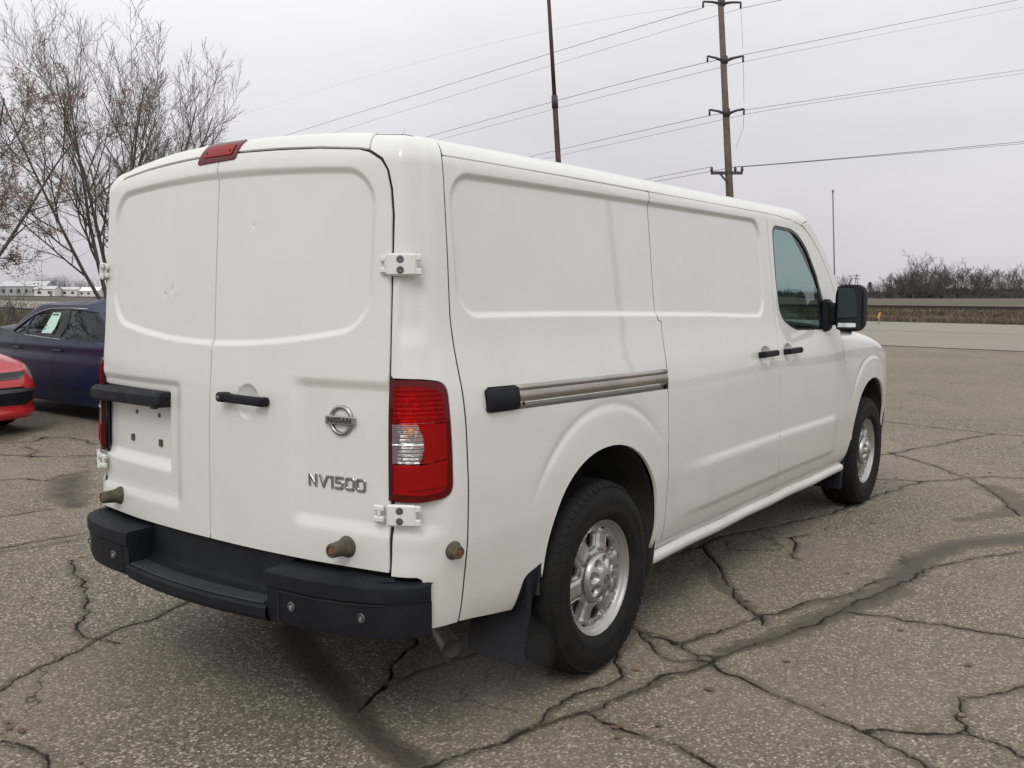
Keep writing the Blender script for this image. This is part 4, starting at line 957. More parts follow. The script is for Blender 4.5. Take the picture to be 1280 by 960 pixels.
# right door carries the handle; left door the licence plate pocket
dR = [(G2*1.1, .636)]+[(.5, .634)]+edge_door(-.0055)+[(G2*1.1, 1.996-.0055)]
doorR = panel('rear_door', base, dR, W, van, feat=f_doorR, step=.02, rings=rings_rear(True))
doorL = panel('rear_door', base, dR, W, van, feat=f_doorL, step=.02, mirror=True, rings=rings_rear(False))
doorL['label'] = 'left rear door with an empty licence plate pocket'; doorR['label'] = 'right rear door with emblem and model badge'
LAMP = [(.8225, .868), (.8150, 1.247), (.955, 1.246, .05), (1.030, 1.232, .06), (1.0335, 1.0), (1.031, .874, .04), (.930, .861, .02)]
LP = roundpoly(LAMP)
def lampnotch():
    o = [(a+(.004 if a > .9 else 0), b+(.004 if b > 1.1 else -.004)) for a, b in LP]
    return o
for mir in (False, True):
    # header over the doors, rear corner panel round to the side seam
    hd = [(.0, 2.0)]+[(a, b) for a, b in [(.15, 1.9995), (.296, 1.9965), (.484, 1.9905), (.655, 1.9785), (.690, 1.972), (.680, 2.02), (.668, 2.095), (0, 2.095)]]
    panel('roof_header', base, hd, W, van, mirror=mir, step=.02)
    ed = edge_door(.0045)[:9]      # from the bottom up
    up_ = [(.694, 1.9705), (.7046, 1.9655)]+[ed[8], ed[7], ed[6], ed[5], ed[4], (.8115, 1.262)]
    notch = [p for p in lampnotch()]
    ln = [(.8195, 1.253)]+[(a, b) for a, b in notch if a > .84]+[(.8265, .860)]
    cpl = up_+ln+[(.8245, .70), (.8245, .626), (.918, .622), (.936, .614), (.944, .595), (.950, .47), (.940, .447), (1.069, .441), (1.077, .70), (1.081, .92), (1.0815, 1.10), (1.080, 1.18), (1.074, 1.33), (1.070, 1.44), (1.0745, 1.60), (1.083, 1.95), (1.098, 2.02), (1.112, 2.095), (.672, 2.095), (.684, 2.02)]
    panel('corner_panel', base, cpl, W, van, mirror=mir, feat=f_corner, step=ST)
    e1, e2 = edge_door(-.022), edge_door(.022); e1 = [e1[0]]+e1[1:-1]+[(.0005, e1[-1][1])]; e2 = e2[:-1]+[(.0005, e2[-1][1])]
    panel('door_seal_shade', base, e1+e2[::-1], M['dark'], van, mirror=mir, step=.02, off=-.0085, flange=0, feat=lambda s, z, Q: -.013*smooth01(.735, .795, z)*smooth01(1.245, 1.205, z))  # black rubber strip set behind the door gaps to shade them dark
    panel('lamp_edge_trim', base, [(.8085, .866), (.8265, .866), (.8225, 1.249), (.8035, 1.249)], M['black_gloss'], van, mirror=mir, step=.02, off=-.006, flange=.004)
    panel('centre_gap_shade', base, [(0, .64), (.014, .64), (.014, 1.99), (0, 1.99)], M['dark'], van, mirror=mir, step=.014, off=-.007, flange=0, feat=lambda s, z, Q: win_rear(s, z))  # dark strip standing in for the shade in the gap between the doors
    for pl_ in ([(1.072, .45), (1.0805, .70), (1.084, .92), (1.0845, 1.10), (1.0835, 1.18), (1.077, 1.33), (1.073, 1.44), (1.0775, 1.60), (1.086, 1.95), (1.10, 2.05)], [(sx(.545), .37), (sx(.54), .60), (sx(.530), .84), (sx(.536), 1.02), (sx(.552), 1.30), (sx(.556), 1.38), (sx(.529), 1.40), (sx(.525), 1.60), (sx(.524), 1.90), (sx(.531), 1.955)],
                [(sx(1.944), .38), (sx(1.903), .60), (sx(1.901), .75), (sx(1.905), 1.05), (sx(1.910), 1.18), (sx(1.924), 1.34), (sx(1.925), 1.44), (sx(1.909), 1.80), (sx(1.901), 1.95)], [(sx(3.052), .40), (sx(3.080), .66), (sx(3.065), .95), (sx(3.025), 1.18), (sx(3.024), 1.28)]):
        panel('seam_gap_shade', base, [(a-.012, b_) for a, b_ in pl_]+[(a+.012, b_) for a, b_ in pl_[::-1]], M['dark'], van, mirror=mir, step=.012, off=-.0032, flange=0, feat=f_side if pl_[0][0] > 1.2 else None)  # dark strips just under the seams, in place of the shade there
    # side: quarter panel with arch and slide rail slot
    th = np.linspace(R_(178), R_(-8), 40)
    def arch(cx, x_lo, z_lo, x_hi, z_hi, rx=.435, rz=.445, cz=.47):
        n = 2.15; o = []
        for t in th:
            c_, s_ = math.cos(t), math.sin(t); k = (abs(c_)**n+abs(max(s_, 0))**n)**(-1/n) if s_ > 0 else 1/abs(c_)
            o.append((sx(cx+rx*c_*k), cz+rz*(s_*k if s_ > 0 else s_*.6)))
        return [(sx(x_lo), z_lo)]+[p for p in o if p[1] > min(z_lo, z_hi)-.2]+[(sx(x_hi), z_hi)]
    sa = [(1.0755, .441), (sx(-.545), .398), (sx(-.532), .455, .03), (sx(-.515), .515, .03), (sx(-.415), .545)]
    body = roundpoly(sa)+arch(.03, -.408, .555, .470, .40)[1:]+[(sx(.49), .368), (sx(.548), .362), (sx(.536), .60), (sx(.527), .84), (sx(.533), 1.02)]
    slot = [] if mir else [(sx(.536), 1.098), (sx(-.70), 1.119), (sx(-.718), 1.130), (sx(-.718), 1.195), (sx(-.70), 1.205), (sx(.54), 1.180)]
    body += slot+[(sx(.549), 1.30), (sx(.554), 1.388), (sx(.526), 1.398), (sx(.522), 1.60), (sx(.520), 1.90), (sx(.527), 1.952), (1.092, 1.957), (1.0895, 1.95), (1.081, 1.60), (1.0765, 1.44), (1.0805, 1.33), (1.0865, 1.18), (1.088, 1.10), (1.0875, .92), (1.0835, .70)]
    qp = panel('quarter_panel', base, body, W, van, mirror=mir, feat=f_side, step=.024, rings=() if mir else RS)
    g = .0095
    sd = [(sx(.548)+g, .366), (sx(1.2), .372), (sx(1.942), .372), (sx(1.925), .44), (sx(1.900), .60), (sx(1.898), .75), (sx(1.902), 1.05), (sx(1.907), 1.18), (sx(1.920), 1.34), (sx(1.922), 1.44), (sx(1.906), 1.80), (sx(1.898), 1.952), (sx(.527)+g, 1.952), (sx(.520)+g, 1.90), (sx(.522)+g, 1.60), (sx(.526)+g, 1.400), (sx(.554)+g, 1.390), (sx(.549)+g, 1.30), (sx(.533)+g, 1.02), (sx(.527)+g, .84), (sx(.536)+g, .60)]
    slide = panel('sliding_door' if not mir else 'side_panel', base, sd, W, van, mirror=mir, feat=f_side, step=.024, rings=() if mir else RS)
    fd = [(sx(1.942)+g, .372), (sx(3.03), .352, .03), (sx(3.066), .46), (sx(3.078), .66), (sx(3.062), .95), (sx(3.022), 1.18), (sx(3.02), 1.28), (sx(3.045), 1.38, .03), (sx(2.975), 1.52), (sx(2.88), 1.635), (sx(2.71), 1.775), (sx(2.56), 1.868), (sx(2.44), 1.912), (sx(2.28), 1.937), (sx(2.1), 1.948), (sx(1.898)+g, 1.952), (sx(1.906)+g, 1.80), (sx(1.922)+g, 1.44), (sx(1.920)+g, 1.34), (sx(1.907)+g, 1.18), (sx(1.902)+g, 1.05), (sx(1.898)+g, .75), (sx(1.900)+g, .60), (sx(1.925)+g, .44)]
    WIN = [(sx(1.975), 1.60), (sx(1.968), 1.895, .07), (sx(2.31), 1.888, .10), (sx(2.50), 1.80, .10), (sx(2.665), 1.62), (sx(2.775), 1.44, .03), (sx(2.795), 1.285, .03), (sx(2.20), 1.298, .10), (sx(2.01), 1.375, .08)]
    wn_ = roundpoly(WIN, seg=6)
    fdoor = panel('front_door', base, roundpoly(fd), W, van, holes=[wn_], mirror=mir, feat=f_side, step=.024, flange=.02, rings=() if mir else RS)
    # rubber window channel and glass
    cen = np.array(wn_).mean(0); inner = [tuple(cen+(np.array(q_)-cen)*.945) for q_ in wn_]; tri_x = [(sx(2.66), 1.305), (sx(2.765), 1.30), (sx(2.745), 1.44), (sx(2.675), 1.55)]
    panel('window_seal', base, [tuple(cen+(np.array(q_)-cen)*1.004) for q_ in wn_], M['black_gloss'], fdoor, holes=[inner], mirror=mir, step=.03, off=-.004, flange=.008)
    panel('mirror_sail', base, tri_x, M['black_plastic'], fdoor, mirror=mir, step=.03, off=.002, flange=.01)
    panel('window_glass', base, inner, M['glass'], fdoor, mirror=mir, step=.05, off=-.012, flange=0)
    # pillar between door and windscreen, roof rails
    ap = [(sx(3.028), 1.285), (sx(3.37), 1.26), (sx(3.27), 1.375), (sx(3.19), 1.45), (sx(3.01), 1.624), (sx(2.84), 1.763), (sx(2.68), 1.88), (sx(2.56), 1.945), (sx(2.45), 1.925), (sx(2.567), 1.874), (sx(2.717), 1.781), (sx(2.888), 1.640), (sx(2.984), 1.525), (sx(3.055), 1.38)]
    panel('windscreen_pillar', base, ap, W, van, mirror=mir, step=ST)
    panel('roof_rail', base, [(1.093, 1.9625), (sx(.525), 1.958), (sx(.531), 2.0), (sx(.548), 2.095), (1.118, 2.095), (1.105, 2.02)], W, van, mirror=mir, step=ST)
    panel('roof_rail', base, [(sx(.529), 1.958), (sx(1.9), 1.957), (sx(2.1), 1.953), (sx(2.28), 1.942), (sx(2.44), 1.917), (sx(2.45), 1.928), (sx(2.555), 1.950), (sx(2.50), 2.0), (sx(2.42), 2.095), (sx(.552), 2.095), (sx(.535), 2.0)], W, van, mirror=mir, step=ST)
    # bodywork in front of the door
    ZF = herm([(3.0, 1.205), (3.3, 1.195), (3.6, 1.170), (3.9, 1.125), (4.15, 1.06), (4.4, .97), (4.66, .82)])
    def nose(u, v):
        x = np.asarray(u, float)-SX; v = np.asarray(v, float); zf = ZF(x); ph = np.clip((v-zf)/.15, 0, 1)*math.pi/2
        z = np.where(v < zf, v, zf+.075*np.sin(ph)); ins = .13*(1-np.cos(ph)); return np.stack([x, -(WZ(z)+DW(x))+ins, z], -1)
    xs_ = np.linspace(3.085, 4.66, 14)
    fa = [(sx(3.084), .66), (sx(3.072), .46), (sx(3.05), .36), (sx(3.19), .345), (sx(3.225), .42), (sx(3.262), .52)]
    ar = [p for p in arch(3.71, 3.262, .52, 4.145, .52) if p[1] > .50]
    fen = fa+ar[1:]+[(sx(4.155), .60), (sx(4.20), .62), (sx(4.66), .62)]+[(sx(x_), float(ZF(x_))+.15) for x_ in xs_[::-1]]+[(sx(3.028), 1.355), (sx(3.026), 1.28), (sx(3.028), 1.18), (sx(3.068), .95)]
    panel('front_fender', nose, fen, W, van, mirror=mir, feat=lambda s, z, Q: f_side(s, z, Q)*smooth01(1.12, 1.04, z), step=.024, rings=() if mir else RS)
    bum = [(sx(4.20), .614), (sx(4.155), .59), (sx(4.160), .46), (sx(4.20), .40), (sx(4.60), .36), (sx(4.655), .40), (sx(4.655), .614)]
    panel('front_bumper_end', nose, bum, M['black_plastic'], van, mirror=mir, step=.03, off=.004)
    # sill under the doors
    pr = [(.932, .372), (.952, .355), (.955, .335), (.945, .318), (.915, .306), (.86, .305)]
    xs2 = np.linspace(.472, 3.20, 40); gridmesh('sill', [[(x_, -(a+DW(x_)), b+.002*math.sin(x_*9)) for a, b in pr] for x_ in xs2], W, van, mirror=mir)
    pr = [(.925, .446), (.915, .432), (.890, .424), (.87, .44)]
    xs2 = np.linspace(-.90, -.52, 14); gridmesh('seam_flange', [[(x_, -(a+DW(x_)-.002)+.02*max(0, -.8-x_)*8, b-.046*smooth01(-.85, -.54, x_)) for a, b in pr] for x_ in xs2], M['weld'], van, mirror=mir)
# roof skin, windscreen, bonnet and front
ss = np.concatenate([np.linspace(0, 1.14, 100), np.linspace(1.17, sx(2.42), 60)]); e_ = base(ss, np.full(len(ss), Z0+RL)); e0_ = base(ss, np.full(len(ss), Z0+RL-.030))
G = []
for p_, s_, q0_ in zip(e_, ss, e0_):
    row = [(q0_[0], q0_[1], q0_[2]-.004)]
    for k in np.linspace(0, 1, 9):
        tx = max(p_[0], -.55) if s_ < 1.1 else p_[0]; q_ = np.array([p_[0]+(tx-p_[0])*k, p_[1]*(1-k), 0]); z = p_[2]+.055*math.sin(k*math.pi/2)*(1 if s_ > 1.1 else .3+.7*(s_/1.1)); row.append((q_[0], q_[1], z-.0005))
    G.append(row)
for mir in (False, True): gridmesh('roof_skin', G, W, van, mirror=mir)
AL = [(3.37, 1.26), (3.27, 1.375), (3.19, 1.45), (3.01, 1.624), (2.84, 1.763), (2.68, 1.88), (2.56, 1.945), (2.50, 2.0), (2.42, 2.095)]
A3 = [base(np.array([sx(a)]), np.array([b]))[0] for a, b in AL]
def wrow(P, t, vs): 
    Bx = .30-.17*t; return [(P[0]+Bx*(1-abs(v)**2.4), v*P[1]*1.0, P[2]+.03*(1-v*v)*(1+t)) for v in vs]
G = [wrow(P, i/8, np.linspace(-1, 1, 25)) for i, P in enumerate(A3)]
Gp = np.array(G); 
gridmesh('windscreen', Gp[:7, 2:23], M['windshield'], van); gridmesh('windscreen_frame', Gp[:, :3], W, van); gridmesh('windscreen_frame', Gp[:, 22:], W, van); gridmesh('roof_front', Gp[6:], W, van)
G = []
for x_ in np.linspace(3.06, 4.66, 24):
    P = nose(np.array([sx(x_)]), np.array([float(ZF(x_))+.15]))[0]; G.append([(x_+.10*(1-v*v)*smooth01(4.0, 4.66, x_), v*P[1], P[2]+.075*(1-abs(v)**2.2)) for v in np.linspace(-1, 1, 17)])
gridmesh('bonnet', G[7:], W, van); gridmesh('cowl', G[:8], M['black_plastic'], van)
gx = 4.665; wf = abs(nose(np.array([sx(4.66)]), np.array([.7]))[0][1])
G = [[(gx+.10*(1-(v)**2)+.03*math.sin((z-.3)*4), v*wf, z) for v in np.linspace(-1, 1, 17)] for z in np.linspace(.36, .97, 9)]
gridmesh('front_fascia', G, W, van)
for z in (.72, .80, .88):
    b = MB(); b.tube([(gx+.06+.10*(1-v*v), v*wf*.62, z) for v in np.linspace(-1, 1, 9)], .018, n=8); b.build('grille_bar', M['chrome'], van)
gridmesh('grille_mesh', [[(gx+.045+.10*(1-(v)**2), v*wf*.62, z) for v in np.linspace(-1, 1, 9)] for z in (.68, .92)], M['black_gloss'], van)
gridmesh('front_bumper', [[(gx+a+.10*(1-v*v), v*wf*1.02, z) for v in np.linspace(-1, 1, 15)] for a, z in ((.01, .62), (.07, .61), (.09, .5), (.07, .36), (.0, .34))], M['black_plastic'], van)
for s_ in (-1, 1): gridmesh('headlight', [[(gx+.05+.10*(1-v*v), s_*v*wf, z) for v in np.linspace(.66, .99, 5)] for z in (.70, .82, .93)], M['lamp_head'], van)
gridmesh('pillar_trim', Gp[:8, :4]*[1, .985, 1]-[.03, 0, .02], M['interior'], van); gridmesh('pillar_trim', Gp[:8, 22:]*[1, .985, 1]-[.03, 0, .02], M['interior'], van)
# dark inner shell so that gaps read dark, floor, load space wall
for mir in (False, True):
    u = np.concatenate([np.linspace(0, 1.1, 24), np.linspace(1.15, sx(1.9), 30)]); v = np.linspace(.47, 1.96, 24); U, V_ = np.meshgrid(u, v, indexing='ij')
    P = base(U, V_); n = np.cross(np.gradient(P, axis=0), np.gradient(P, axis=1)); n /= np.linalg.norm(n, axis=-1, keepdims=True)+1e-9
    P = P-n*.058; x_, z_ = P[..., 0], P[..., 2]
    me_v = P.reshape(-1, 3); nn, mm_ = P.shape[:2]; F = []
    for i in range(nn-1):
        for j in range(mm_-1):
            c_ = P[i:i+2, j:j+2].reshape(-1, 3).mean(0)
            if arch_d(c_[0], c_[2], .03, .47, .435, .445) < .05 and c_[1] < -.6 and c_[2] < 1: continue
            F.append((i*mm_+j, (i+1)*mm_+j, (i+1)*mm_+j+1, i*mm_+j+1))
    me_v = me_v*([1, -1, 1] if mir else [1, 1, 1]); me = bpy.data.meshes.new('inner_shell'); me.from_pydata(me_v.tolist(), [], F); me.materials.append(M['dark']); link('inner_shell', me, van)
b = MB(); b.box((1.75, 0, .50), (5.4, 1.42, .05)); b.box((1.95, 0, 1.2), (.03, 1.70, 1.45)); b.build('floor_pan', M['underbody'], van)
for s_ in (-1, 1):
    b = MB(); b.box((1.5, s_*.80, .43), (2.0, .20, .06)); b.build('floor_side', M['underbody'], van); b = MB(); b.box((-.72, s_*.78, .50), (.42, .20, .06)); b.build('floor_side', M['underbody'], van)
# wheel housings
for cx in (.03, 3.71):
    for s_ in (-1, 1):
        G = []
        for yy in (.60, .80, .93, .962):
            G.append([(cx+(.47 if yy < .9 else .452)*math.cos(t), s_*yy, .47+(.49 if yy < .9 else .462)*math.sin(t)+0) for t in np.linspace(R_(-25), R_(186), 30)])
        gridmesh('wheel_housing', G, M['liner'], van)
        b = MB(); b.box((cx, s_*.585, .62), (.98, .03, .62)); b.build('housing_wall', M['liner'], van)
# frame rails, axles, springs, tank, exhaust
b = MB()
for s_ in (-1, 1): b.box((1.6, s_*.46, .43), (5.2, .08, .15), None, .01)
b.box((-.95, 0, .43), (.10, .95, .12)); b.box((1.2, 0, .42), (.08, .9, .08)); b.build('frame_rail', M['underbody'], van)
b = MB(); b.smooth = True; b.tube([(0, -.82, .385), (0, .82, .385)], .045, n=12); b.lathe([(0, -.2), (.10, -.16), (.155, -.05), (.155, .05), (.10, .16), (0, .2)], Matrix.Translation((0, .1, .37)) @ Matrix.Rotation(R_(90), 4, 'Y'), 18); b.tube([(0, .1, .38), (2.1, .05, .42)], .04, n=10); b.build('rear_axle', M['underbody'], van)
b = MB(); b.smooth = True; b.tube([(3.71, -.82, .37), (3.71, .82, .37)], .05, n=10); b.build('front_axle', M['underbody'], van)
for s_ in (-1, 1):
    b = MB()
    for k in range(4):
        L = .68-.13*k; b.tube([(x_, s_*.56, .33-.02*k+.20*(x_/.68)**2) for x_ in np.linspace(-L, L, 9)], .016, n=6)
    b.build('leaf_spring', M['underbody'], van)
    b = MB(); b.smooth = True; b.tube([(.02, s_*.66, .42), (.22, s_*.60, .86)], .035, n=10); b.tube([(.02, s_*.66, .38), (.12, s_*.63, .60)], .028, n=10); b.build('shock_absorber', M['steel_dirty'], van)
b = MB(); b.box((1.6, .5, .42), (1.2, .5, .22), None, .05); b.build('fuel_tank', M['underbody'], van)
sp_ = MB(); sp_.smooth = True; sp_.lathe([(.05, -.09), (.30, -.10), (.36, -.06), (.37, 0), (.36, .06), (.28, .10), (.05, .06)], Matrix.Translation((-.62, .0, .47)), 28); sp_.build('spare_wheel', M['rubber'], van)
ex = MB(); ex.smooth = True
pts = [(1.6, -.30, .36), (.6, -.34, .36), (.28, -.52, .44), (-.05, -.60, .52), (-.30, -.62, .44), (-.38, -.57, .41), (-.57, -.585, .285), (-.66, -.745, .250)]
ex.tube(pts, .037, n=16, cap=False); ex.tube(pts[-1:-3:-1], .0335, n=16, cap=False); ex.build('exhaust_pipe', M['steel_dirty'], van)
mu = MB(); mu.smooth = True; mu.lathe([(0, -.35), (.10, -.34), (.115, -.3), (.115, .3), (.10, .34), (0, .35)], Matrix.Translation((1.1, -.32, .37)) @ Matrix.Rotation(R_(90), 4, 'Y'), 20); mu.build('silencer', M['steel_dirty'], van)

# ------------------------------------------------------------------ wheels
def make_wheel(cx, sgn, steer=0.0):
    """axis along y; sgn -1 = right side"""
    Mx = Matrix.Translation((cx, sgn*.965, .385)) @ Matrix.Rotation(R_(90)*(-sgn), 4, 'X') @ Matrix.Rotation(R_(9 if cx < 1 else 37), 4, 'Z')
    # local z points outwards
    wv = empty('wheel'); wv.parent = van
    t = MB(); t.smooth = True
    prof = [(.232, -.225), (.245, -.235), (.31, -.245), (.355, -.238), (.378, -.222), (.3875, -.19), (.3885, -.165), (.380, -.163), (.380, -.157), (.3895, -.155), (.390, -.125), (.3815, -.122), (.3815, -.117), (.390, -.115), (.389, -.075), (.3805, -.073), (.3805, -.068), (.3885, -.066), (.3865, -.040), (.378, -.012), (.364, .003), (.352, .0075), (.344, .0085), (.338, .0125), (.325, .0155), (.300, .0165), (.285, .0135), (.277, .0160), (.262, .0130), (.248, .006), (.238, -.002), (.229, -.010), (.222, -.02)]
    t.lathe([(r, z+.012) for r, z in prof], Mx, 96)
    t.build('tyre', M['rubber'], wv, auto=38)
    # shoulder tread blocks
    tb = MB()
    for k in range(64):
        a = 2*math.pi*k/64
        for j, (r, z, dr, dz, sk) in enumerate(((.3725, .006, .010, .026, .0), (.3875, -.045, .009, .030, .3), (.389, -.088, .008, .026, .5), (.3885, -.128, .008, .026, .2), (.3825, -.182, .010, .040, .0))):
            aa = a+(.5 if j % 2 else 0)*2*math.pi/64+.0
            B = Mx @ Matrix.Rotation(aa, 4, 'Z') @ Matrix.Translation((r-.003, 0, z)) @ Matrix.Rotation(R_(-33 if j == 0 else (33 if j == 4 else 0)), 4, 'Y') @ Matrix.Rotation(sk, 4, 'X')
            tb.box((0, 0, 0), (dr*.9, .026, dz), B) if False else tb.add([B @ Vector((a_*dr*.45, b_*.013, c_*dz/2)) for a_ in (-1, 1) for b_ in (-1, 1) for c_ in (-1, 1)], [(0, 1, 3, 2), (4, 6, 7, 5), (0, 4, 5, 1), (2, 3, 7, 6), (0, 2, 6, 4), (1, 5, 7, 3)])
    o = tb.build('tread_blocks', M['rubber'], wv); tag(o, kind='stuff')
    # raised sidewall ring lettering stand in: plain ribs only
    sw = MB()
    for k in range(40):
        if k % 10 in (0, 1, 9): continue
        B = Mx @ Matrix.Rotation(2*math.pi*k/40, 4, 'Z') @ Matrix.Translation((.313, 0, .0285)); sw.add([B @ Vector((a_*.008, b_*.011, c_*.0012)) for a_ in (-1, 1) for b_ in (-1, 1) for c_ in (-1, 1)], [(0, 1, 3, 2), (4, 6, 7, 5), (0, 4, 5, 1), (2, 3, 7, 6), (0, 2, 6, 4), (1, 5, 7, 3)])
    o = sw.build('sidewall_ribs', M['rubber'], wv); tag(o, kind='stuff')
    # rim: pressed disc with six windows and six slots
    holes = []; step_ = .0085
    for k in range(6):
        a = R_(30+60*k); ca, sa_ = math.cos(a), math.sin(a)
        q_ = [(.124, -.014, .01), (.172, -.040, .014), (.186, 0, .02), (.172, .040, .014), (.124, .014, .01)]
        pl = roundpoly(q_, seg=4); holes.append([(x*ca-y*sa_, x*sa_+y*ca) for x, y in pl])
        a = R_(60*k); ca, sa_ = math.cos(a), math.sin(a); q_ = [(.194, -.016, .003), (.2015, -.0155, .003), (.2015, .0155, .003), (.194, .016, .003)]
        pl = roundpoly(q_, seg=3); holes.append([(x*ca-y*sa_, x*sa_+y*ca) for x, y in pl])
    circ = [(.209*math.cos(t_), .209*math.sin(t_)) for t_ in np.linspace(0, 2*math.pi, 120, endpoint=False)]
    P, F, loops = tri2d(circ, holes, step_)
    def depth(X, Y):
        r = np.hypot(X, Y); a = np.degrees(np.arctan2(Y, X)) % 60; a = np.minimum(a, 60-a)      # 0 at the spoke, 30 at the window
        z = np.interp(r, [0, .095, .112, .14, .175, .190, .204, .209], [-.012, -.014, -.026, -.034, -.036, -.030, -.028, -.020])
        spoke = .013*smooth01(15, 8, a*r/.15)*smooth01(.100, .118, r)*smooth01(.196, .182, r)
        dm = np.full(len(X), 1.)
        for h in holes[::2]: dm = np.minimum(dm, segdist(np.stack([X, Y], 1), h))
        return z+spoke+.009*np.exp(-((dm-.004)/.006)**2)*(r < .194)-.010*np.exp(-(dm/.0035)**2)
    Z = depth(P[:, 0], P[:, 1]); e = .001
    nz = np.stack([-(depth(P[:, 0]+e, P[:, 1])-depth(P[:, 0]-e, P[:, 1]))/(2*e), -(depth(P[:, 0], P[:, 1]+e)-depth(P[:, 0], P[:, 1]-e))/(2*e), np.ones(len(P))], 1); nz /= np.linalg.norm(nz, axis=1, keepdims=True)
    R3 = np.array(Mx.to_3x3()); T3 = np.array(Mx.translation); V = np.column_stack([P, Z]); NN = list(nz); FF = [tuple(int(i) for i in f) for f in F]; V = list(map(tuple, V))
    for li, L in enumerate(loops):
        if li == 0: continue
        b0 = len(V); m = len(L); c_ = P[L].mean(0)
        for i in L:
            o_ = c_-P[i]; o_ = np.array([*(o_/(np.linalg.norm(o_)+1e-9)), 0.]); V.append((*P[i], Z[i])); NN.append(o_); V.append((*P[i], Z[i]-.012)); NN.append(o_)
        for k in range(m): FF.append((b0+2*k, b0+2*((k+1) % m), b0+2*((k+1) % m)+1, b0+2*k+1))
    V = np.array(V); NN = np.array(NN); rust = np.clip(1-(.215-np.hypot(V[:, 0], V[:, 1]))/.03, 0, 1)*.6
    for h in holes[::2]: rust = np.maximum(rust, .75*np.exp(-segdist(V[:, :2], h)/.006))
    V = V@R3.T+T3; NN = NN@R3.T
    me = bpy.data.meshes.new('rim_disc'); me.from_pydata(V.tolist(), [], FF); me.polygons.foreach_set('use_smooth', [True]*len(FF)); me.update(); me.normals_split_custom_set_from_vertices(NN.tolist())
    me.attributes.new('rust', 'FLOAT', 'POINT').data.foreach_set('value', rust.astype(np.float32)); me.materials.append(M['rim']); link('rim_disc', me, wv)
    rl = MB(); rl.smooth = True
    rl.lathe([(.205, -.028), (.209, -.019), (.213, -.013), (.219, -.010), (.223, -.004), (.2265, .004), (.2295, .006), (.2325, .003), (.2325, -.01), (.225, -.03), (.20, -.06), (.19, -.18)], Mx, 96)
    o = rl.build('rim_lip', M['rim'], wv, auto=50); at_ = o.data.attributes.new('rust', 'FLOAT', 'POINT'); 
    vals = []
    for i in range(12): vals += [(.15, .15, .2, .35, .5, .75, 1, 1, 1, .6, .3, .2)[i]]*96
    at_.data.foreach_set('value', vals)
    b = MB(); b.smooth = True; b.lathe([(.0, -.07), (.15, -.07), (.155, -.075), (.155, -.10)], Mx, 40); b.build('brake_disc', M['steel_dirty'], wv); 
    b = MB(); B = Mx @ Matrix.Rotation(R_(30), 4, 'Z') @ Matrix.Translation((.145, 0, -.075)); b.box(B.translation, (.05, .14, .06), B.to_3x3().to_4x4(), .01); b.build('brake_caliper', M['rust'], wv)
    b = MB(); b.smooth = True; b.lathe([(.0, -.11), (.2, -.11)], Mx, 40); b.build('back_plate', M['dark'], wv)
    # centre cover with eight nut pockets
    pk = []
    for k in range(8):
        a = R_(22.5+45*k); ca, sa_ = math.cos(a), math.sin(a); q_ = [(.044, -.007), (.056, -.0170), (.074, -.0225), (.088, -.016), (.0925, 0), (.088, .016), (.074, .0225), (.056, .0170), (.044, .007)]; pk.append([(x*ca-y*sa_, x*sa_+y*ca) for x, y in q_])
    circ = [(.103*math.cos(t_), .103*math.sin(t_)) for t_ in np.linspace(0, 2*math.pi, 72, endpoint=False)]
    P, F, loops = tri2d(circ, [], .0042)
    def dcap(X, Y):
        r = np.hypot(X, Y); z = np.interp(r, [0, .03, .045, .07, .095, .1, .103], [.030, .030, .026, .018, .009, .002, -.010]); Q = np.stack([X, Y], 1)
        for h in pk:
            k = pip(Q, h); d = segdist(Q, h); z = z-np.where(k, .020*smooth01(0, .0055, d), 0)+.0015*np.exp(-(d/.003)**2)
        return z+.0015*(r < .024)
    Z = dcap(P[:, 0], P[:, 1]); V = np.column_stack([P, Z])@R3.T+T3
    me = bpy.data.meshes.new('centre_cover'); me.from_pydata(V.tolist(), [], [tuple(int(i) for i in f) for f in F]); me.polygons.foreach_set('use_smooth', [True]*len(F)); me.update()
    me.attributes.new('rust', 'FLOAT', 'POINT').data.foreach_set('value', [.1]*len(V)); me.materials.append(M['rim']); link('centre_cover', me, wv)
    for k in range(8):
        a = R_(22.5+45*k); B = Mx @ Matrix.Rotation(a, 4, 'Z') @ Matrix.Translation((.073, 0, 0)); b = MB(); b.lathe([(.0095, -.006), (.0095, .006), (.006, .010), (0.0005, .011)], B, 6); b.build('lug_nut', M['bolt'], wv)
    # embossed maker's mark: ring and bar
    b = MB(); b.smooth = True; B = Mx @ Matrix.Translation((0, 0, .0325)) @ Matrix.Rotation(R_(-9+(35 if cx < 1 else 10)), 4, 'Z')
    b.tube([B @ Vector((.016*math.cos(t_), .016*math.sin(t_), 0)) for t_ in np.linspace(0, 2*math.pi, 25)], .0022, n=6, cap=False); b.build('cap_emblem_ring', M['bolt'], wv)
    b = MB(); b.box(B.translation, (.043, .0085, .004), B.to_3x3().to_4x4(), .001); b.build('cap_emblem_bar', M['bolt'], wv)
    return wv
for cx in (0.0, 3.71):
    for s_ in (-1, 1): make_wheel(cx, s_)
